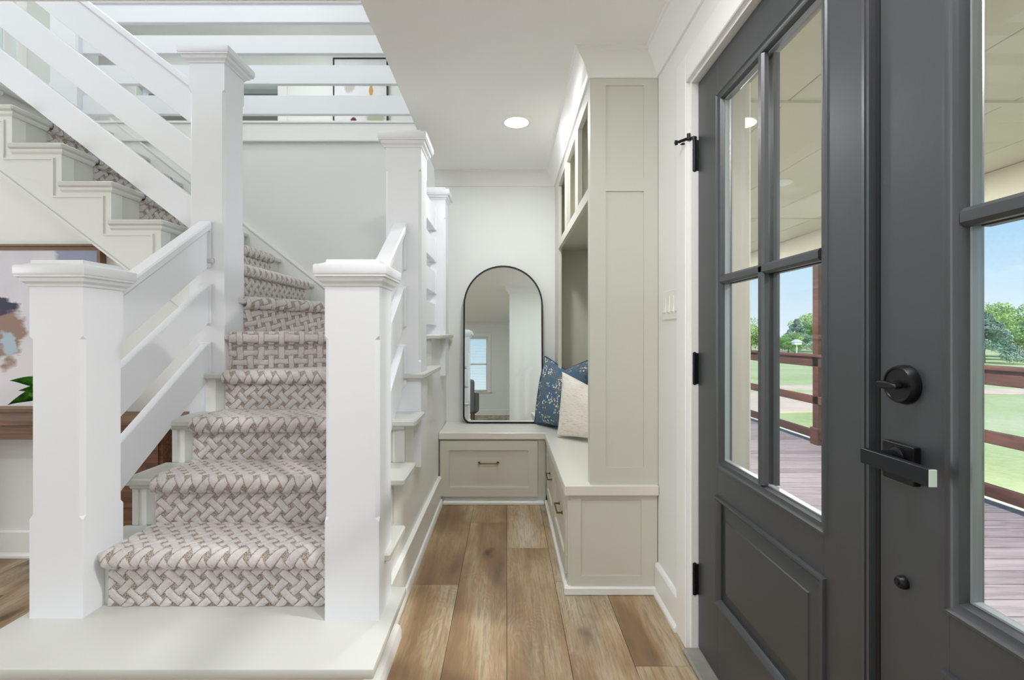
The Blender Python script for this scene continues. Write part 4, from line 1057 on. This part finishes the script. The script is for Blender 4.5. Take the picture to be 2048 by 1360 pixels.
def window(name, label, axis, f, a0, a1, z0, z1, inward, blinds=0, black_edge=False):
    """sash window set in a wall hole on plane axis=f (room face); inward = +1/-1 towards the room"""
    t = thing(name, label, 'window', ((a0 + a1) / 2, f, z0) if axis == 'y' else (f, (a0 + a1) / 2, z0), kind='structure')
    def b(nm, m, u0, u1, w0, w1, p0, p1, bev=0.0):
        q0, q1 = f + inward * p0, f + inward * p1
        return box(nm, m, t, u0, u1, q0, q1, w0, w1, bev) if axis == 'y' else box(nm, m, t, q0, q1, u0, u1, w0, w1, bev)
    c = 0.085
    b('casing', M_trim, a0 - c, a0, z0, z1 + c, 0.0, 0.018, 0.002); b('casing', M_trim, a1, a1 + c, z0, z1 + c, 0, 0.018, 0.002)
    b('casing', M_trim, a0, a1, z1, z1 + c, 0, 0.018, 0.002); b('sill', M_trim, a0 - c - 0.02, a1 + c + 0.02, z0 - 0.03, z0, -0.06, 0.05, 0.004)
    zm = (z0 + z1) / 2
    for w0, w1 in ((z0, z0 + 0.045), (zm - 0.022, zm + 0.022), (z1 - 0.045, z1)): b('sash_rail', M_trim, a0 + 0.04, a1 - 0.04, w0, w1, -0.085, -0.05)
    b('sash_stile', M_trim, a0, a0 + 0.04, z0, z1, -0.085, -0.05); b('sash_stile', M_trim, a1 - 0.04, a1, z0, z1, -0.085, -0.05)
    b('pane', M_glass, a0 + 0.04, a1 - 0.04, z0 + 0.045, zm - 0.022, -0.07, -0.066); b('pane', M_glass, a0 + 0.04, a1 - 0.04, zm + 0.022, z1 - 0.045, -0.07, -0.066)
    if blinds:
        bt = b('blind_headrail', M_blind, a0 + 0.01, a1 - 0.01, z1 - 0.05, z1 - 0.005, -0.045, -0.008)
        n = blinds
        for k in range(n):
            zz = z0 + 0.02 + (z1 - z0 - 0.08) * k / (n - 1)
            b('blind_slat', M_blind, a0 + 0.012, a1 - 0.012, zz, zz + 0.003, -0.048, -0.004)
    return t
window('window_1', 'sash window with white blinds reflected in the mirror', 'y', -5.2, -1.25, -0.5, 0.6, 2.0, 1, 34)
window('window_2', 'wide front room window', 'y', -5.2, -4.2, -2.2, 0.6, 2.1, 1)
window('window_3', 'window of the room left of the stairs', 'x', -5.0, -0.8, 1.2, 0.6, 2.1, 1)
window('window_4', 'bright window at the head of the stairs', 'x', -4.2, 3.2, 4.10, 3.05, 4.6, 1)
window('window_5', 'unseen upper window added for the fill light above the entry ceiling', 'y', 0.3, -3.5, -0.9, 3.3, 4.8, 1)  # unseen window added to give the upper fill lamp an opening
t = tag(box('trim_8', M_darkframe, None, -4.2, -4.19, 4.182, 4.192, 2.66, 3.70), 'thin dark vertical strip on the wall at the head of the stairs', kind='structure')

# armchair seen in the mirror
ac = Vector((-1.05, -3.1, 0))
t = thing('armchair', 'grey upholstered armchair seen at the lower left of the mirror', 'chair', ac)
box('seat', M_chair, t, ac.x - 0.36, ac.x + 0.36, ac.y - 0.36, ac.y + 0.30, 0.20, 0.44, 0.05, 3)
box('backrest', M_chair, t, ac.x - 0.38, ac.x + 0.38, ac.y + 0.26, ac.y + 0.42, 0.18, 0.88, 0.06, 3)
for sx_ in (-1, 1):
    box('armrest', M_chair, t, ac.x + sx_ * 0.38 - 0.06, ac.x + sx_ * 0.38 + 0.06, ac.y - 0.36, ac.y + 0.30, 0.18, 0.60, 0.045, 3)
    for sy_ in (-0.3, 0.34):
        bm = bmesh.new(); lathe(bm, [(0.014, 0), (0.022, 0.2)], 12, Matrix.Translation((ac.x + sx_ * 0.33, ac.y + sy_, 0))); obj('leg', bm, M_console, t, smooth=40)

# ================================================================== PORCH
DZ = -0.10
dk = thing('porch_deck', 'purple-brown stained porch deck outside the doors', 'deck', (2.2, 3.5, DZ))
y = -2.0; k = 0
while y < 10.0:
    box('deck_board', M_deck, dk, 0.84, 3.62, y + 0.003, y + 0.134, DZ - 0.025, DZ, 0.002, origin=(2.2, y + 0.0685, DZ - 0.025))
    y += 0.137
box('deck_edge', M_grout, dk, 3.62, 3.66, -2.0, 10.0, DZ - 0.14, DZ + 0.004)
box('deck_joist_frame', M_under, dk, 0.86, 3.60, -1.98, 9.98, DZ - 0.16, DZ - 0.03)
XP = 3.50
pr_ = thing('porch_railing', 'reddish brown three-rail porch railing along the lawn', 'railing', (XP, 3.5, DZ))
for z0, z1, x0, x1 in ((0.775, 0.905, XP - 0.02, XP + 0.02), (0.352, 0.442, XP - 0.02, XP + 0.02), (-0.035, 0.055, XP - 0.02, XP + 0.02)):
    box('rail', M_rail, pr_, x0, x1, -2.0, 9.9, z0, z1, 0.004)
box('rail_cap', M_rail, pr_, XP - 0.05, XP + 0.045, -2.0, 9.9, 0.885, 0.915, 0.004)
for yy, lab in ((5.42, 'brown porch post seen through the left door pane'), (8.3, 'brown porch post farthest along the railing'), (2.45, 'brown porch post hidden by the door stile'), (-0.6, 'brown porch post nearest behind the doors')):
    t = thing('porch_post', lab, 'post', (XP + 0.03, yy, DZ))
    box('post', M_rail, t, XP - 0.02, XP + 0.08, yy - 0.05, yy + 0.05, DZ, 2.08, 0.004)
    box('post_base', M_rail, t, XP - 0.04, XP + 0.10, yy - 0.07, yy + 0.07, DZ, 0.09, 0.006)
pcg = thing('ceiling_porch', 'beige panelled porch ceiling', None, (2.2, 4, 2.3), kind='structure')
for i in range(5):
    xa = 0.84 + i * 0.56
    box('ceiling_panel', M_extc, pcg, xa + 0.003, xa + 0.557, -5.2, 10.2, 2.30, 2.32, 0.003)
for yy in (-2.4, 0.0, 2.4, 4.8, 7.2): box('ceiling_batten', M_extc, pcg, 0.84, 3.4, yy - 0.02, yy + 0.02, 2.288, 2.301)
box('ceiling_roof', M_extc, pcg, 0.80, 4.3, -5.2, 10.2, 2.33, 2.5)
bmx = tag(box('trim_9', M_extc, None, XP - 0.06, XP + 0.10, -5.2, 10.2, 2.08, 2.298, 0.006), 'beige porch beam above the railing', kind='structure')
tag(box('trim_10', M_extc, None, 0.835, 0.875, -5.2, 10.2, 2.18, 2.299, 0.006), 'beige trim where porch ceiling meets the wall', kind='structure')
for yy, lab in ((0.9, 'unseen round flush porch light added nearest the doors'), (3.66, 'round flush porch light seen through the left door pane'), (6.4, 'unseen round flush porch light added at the far end')):  # first and last lights are unseen, added to brighten the porch
    t = thing('porch_light', lab, 'light', (2.08, yy, 2.30))
    bm = bmesh.new(); lathe(bm, [(0, -0.012), (0.07, -0.012), (0.085, -0.008), (0.088, 0), (0, 0)], 32, Matrix.Translation((2.08, yy, 2.299))); obj('cover', bm, M_plate, t, smooth=40)
    light('porch_fill', 'AREA', (2.08, yy, 2.28), (0, 0, 0), 92, (1, 0.97, 0.94), shape='DISK', size=0.16)  # fill lamp added below an unlit cover to lift deck and ceiling

# ================================================================== GARDEN
def grass_mat():
    q = NT('lawn_grass'); tcn = q.n('ShaderNodeTexCoord'); o = tcn.outputs['Object']
    a = q.noise(o, 0.35, 4); b = q.noise(o, 9, 5, 0, 0.7)
    c = q.ramp(q.math('ADD', q.math('MULTIPLY', a, 0.6), q.math('MULTIPLY', b, 0.4)), [(0.3, (164, 182, 116)), (0.5, (196, 206, 150)), (0.7, (216, 216, 178))])
    q.l(c, q.b.inputs['Base Color']); q.b.inputs['Roughness'].default_value = 0.95; q.b.inputs['Specular IOR Level'].default_value = 0.1
    q.bump(b, 0.6, 0.03); return q.m
LZ = -0.60
bm = bmesh.new()
nx, ny = 40, 40
vs = [[bm.verts.new((3.7 + i * 3.2, -60 + j * 5.0, LZ + 0.012 * math.sin(i * 1.3) * math.sin(j * 0.9))) for j in range(ny)] for i in range(nx)]
for i in range(nx - 1):
    for j in range(ny - 1): bm.faces.new((vs[i][j], vs[i + 1][j], vs[i + 1][j + 1], vs[i][j + 1]))
M_grass = grass_mat()
tag(obj('lawn', bm, M_grass, smooth=80), 'sunlit green lawn beyond the porch', 'lawn', kind='stuff')
bm = bmesh.new(); bx(bm, -40, 3.5, -60, -5.6, LZ - 0.1, LZ)
tag(obj('lawn', bm, M_grass), 'green lawn outside the front room window', 'lawn', kind='stuff')
bm = bmesh.new(); prism(bm, [(3.8, 10.4), (9.5, 11.0), (11.0, 12.4), (10.2, 14.0), (3.8, 14.6)], 'z', LZ, LZ + 0.030)
tag(obj('driveway', bm, M_conc), 'wide pale gravel driveway seen low in the left door pane', 'driveway')
bm = bmesh.new(); prism(bm, [(3.8, 15.3), (10.0, 14.9), (14.5, 13.9), (25, 13.2), (60, 13.0), (60, 15.5), (25, 14.9), (14.5, 15.2), (10.0, 16.3), (3.8, 16.8)], 'z', LZ, LZ + 0.028)
tag(obj('track', bm, M_conc), 'narrow pale track crossing the lawn in both panes', 'track')

def foliage_mat(name, c0, c1, c2):
    q = NT(name); oi = q.n('ShaderNodeObjectInfo'); tcn = q.n('ShaderNodeTexCoord')
    q.l(q.ramp(q.noise(tcn.outputs['Object'], 1.6, 4), [(0.32, c0), (0.5, c1), (0.68, c2)]), q.b.inputs['Base Color'])
    q.b.inputs['Roughness'].default_value = 0.8; q.b.inputs['Specular IOR Level'].default_value = 0.2
    q.b.inputs['Transmission Weight'].default_value = 0.0
    return q.m
M_fl = [foliage_mat('spring_green_leaves', (150, 184, 104), (190, 216, 138), (218, 234, 172)), foliage_mat('blue_green_needles', (118, 146, 130), (150, 178, 158), (188, 206, 188)), foliage_mat('mid_green_leaves', (124, 164, 96), (160, 198, 120), (194, 220, 152))]
def crown_mesh(kind, seed):
    r = np.random.default_rng(seed); n = 11000
    cl = 26 if kind == 'round' else 70
    if kind == 'round':
        cc = r.normal(0, 1, (cl, 3)); cc /= np.linalg.norm(cc, axis=1)[:, None]; cc *= r.uniform(0.35, 0.8, (cl, 1)); cc[:, 2] = cc[:, 2] * 0.85
        rad = r.uniform(0.24, 0.42, cl)
    else:
        zz = r.uniform(-1, 1.0, cl) ; th_ = r.uniform(0, 6.28, cl); rr = (1 - zz) * 0.46 * r.uniform(0.6, 1, cl) + 0.05
        cc = np.stack([rr * np.cos(th_), rr * np.sin(th_), zz * 0.9], 1); rad = 0.09 + 0.13 * (1 - zz) / 2
    k = r.integers(0, cl, n); d = r.normal(0, 1, (n, 3)); d /= np.linalg.norm(d, axis=1)[:, None]
    p = cc[k] + d * (rad[k] * r.uniform(0.7, 1.05, n))[:, None]
    nr = d + r.normal(0, 0.6, (n, 3)); nr /= np.linalg.norm(nr, axis=1)[:, None]
    a = np.cross(nr, r.normal(0, 1, (n, 3))); a /= np.linalg.norm(a, axis=1)[:, None]; b = np.cross(nr, a)
    s = r.uniform(0.020, 0.045, (n, 1))
    v = np.stack([p - a * s, p - b * s * 0.6, p + a * s, p + b * s * 0.6], 1).reshape(-1, 3)
    me = bpy.data.meshes.new('foliage'); me.from_pydata(v.tolist(), [], np.arange(4 * n).reshape(-1, 4).tolist()); return me
CRM = {('round', i): crown_mesh('round', 10 + i) for i in range(3)}; CRM.update({('cone', i): crown_mesh('cone', 20 + i) for i in range(2)})
TRK = None
def tree(label, x, y, h, wd, kind, var, mi, rz=0.0):
    global TRK
    t = thing('tree', label, 'tree', (x, y, LZ))
    if TRK is None:
        bm = bmesh.new(); lathe(bm, [(0.06, 0), (0.045, 0.15), (0.03, 0.6), (0.01, 0.85)], 9, Matrix.Identity(4)); TRK = bpy.data.meshes.new('trunk'); bm.to_mesh(TRK); bm.free(); TRK.materials.append(M_trunk)
    o = bpy.data.objects.new('trunk', TRK); C.objects.link(o); o.parent = t; o.scale = (h * 0.5, h * 0.5, h)
    me = CRM[(kind, var)].copy(); me.materials.clear(); me.materials.append(M_fl[mi])
    o = bpy.data.objects.new('foliage', me); C.objects.link(o); o.parent = t; o['kind'] = 'stuff'
    o.location = (0, 0, h * 0.58); o.scale = (wd / 2, wd / 2, h * 0.5); o.rotation_euler = (0, 0, rz)
tree('spring green tree left in the left door pane', 24.6, 48.5, 3.3, 6.0, 'round', 0, 0, 0.3)
tree('blue-green evergreen in the middle of the left door pane', 27.2, 45, 3.0, 3.4, 'cone', 0, 1, 1.0)
tree('spring green tree behind the porch post', 31.0, 47.5, 3.9, 5.6, 'round', 1, 0, 2.0)
tree('low mid green bush-like tree under the evergreen', 25.2, 43.0, 1.9, 3.6, 'round', 2, 2, 4.0)
tree('blue-green evergreen nearest the right door pane', 29.0, 29.2, 2.9, 4.4, 'cone', 1, 1, 0.5)
tree('tall spring green tree behind the evergreen in the right pane', 34.0, 35.2, 4.0, 5.6, 'round', 0, 0, 1.7)
tree('tall spring green tree at the right edge of the right pane', 39.4, 37.0, 4.3, 6.0, 'round', 1, 0, 3.3)
tree('mid green tree right of the evergreen in the right pane', 34.6, 32.0, 3.0, 4.2, 'round', 2, 2, 5.1)
tree('mid green tree hidden between the two panes', 31.5, 40.5, 3.6, 5.0, 'round', 0, 2, 2.2)
tree('spring green tree far left of the doors', 18.5, 48.5, 4.0, 6.0, 'round', 1, 2, 0.9)
tree('spring green tree far right beyond the door frame', 44.5, 34.0, 4.4, 5.5, 'round', 2, 0, 0.2)
t = thing('birdhouse', 'small white birdhouse on a thin pole on the lawn', 'birdhouse', (23.9, 39.6, LZ))
bm = bmesh.new(); tube(bm, [(23.9, 39.6, LZ), (23.9, 39.6, 0.35)], 0.06, 8); obj('pole', bm, M_plate, t)
box('house', M_plate, t, 23.6, 24.2, 39.4, 39.8, 0.30, 0.52)
pris('roof', M_plate, t, [(23.5, 0.52), (24.3, 0.52), (23.9, 0.74)], 'y', 39.35, 39.85)
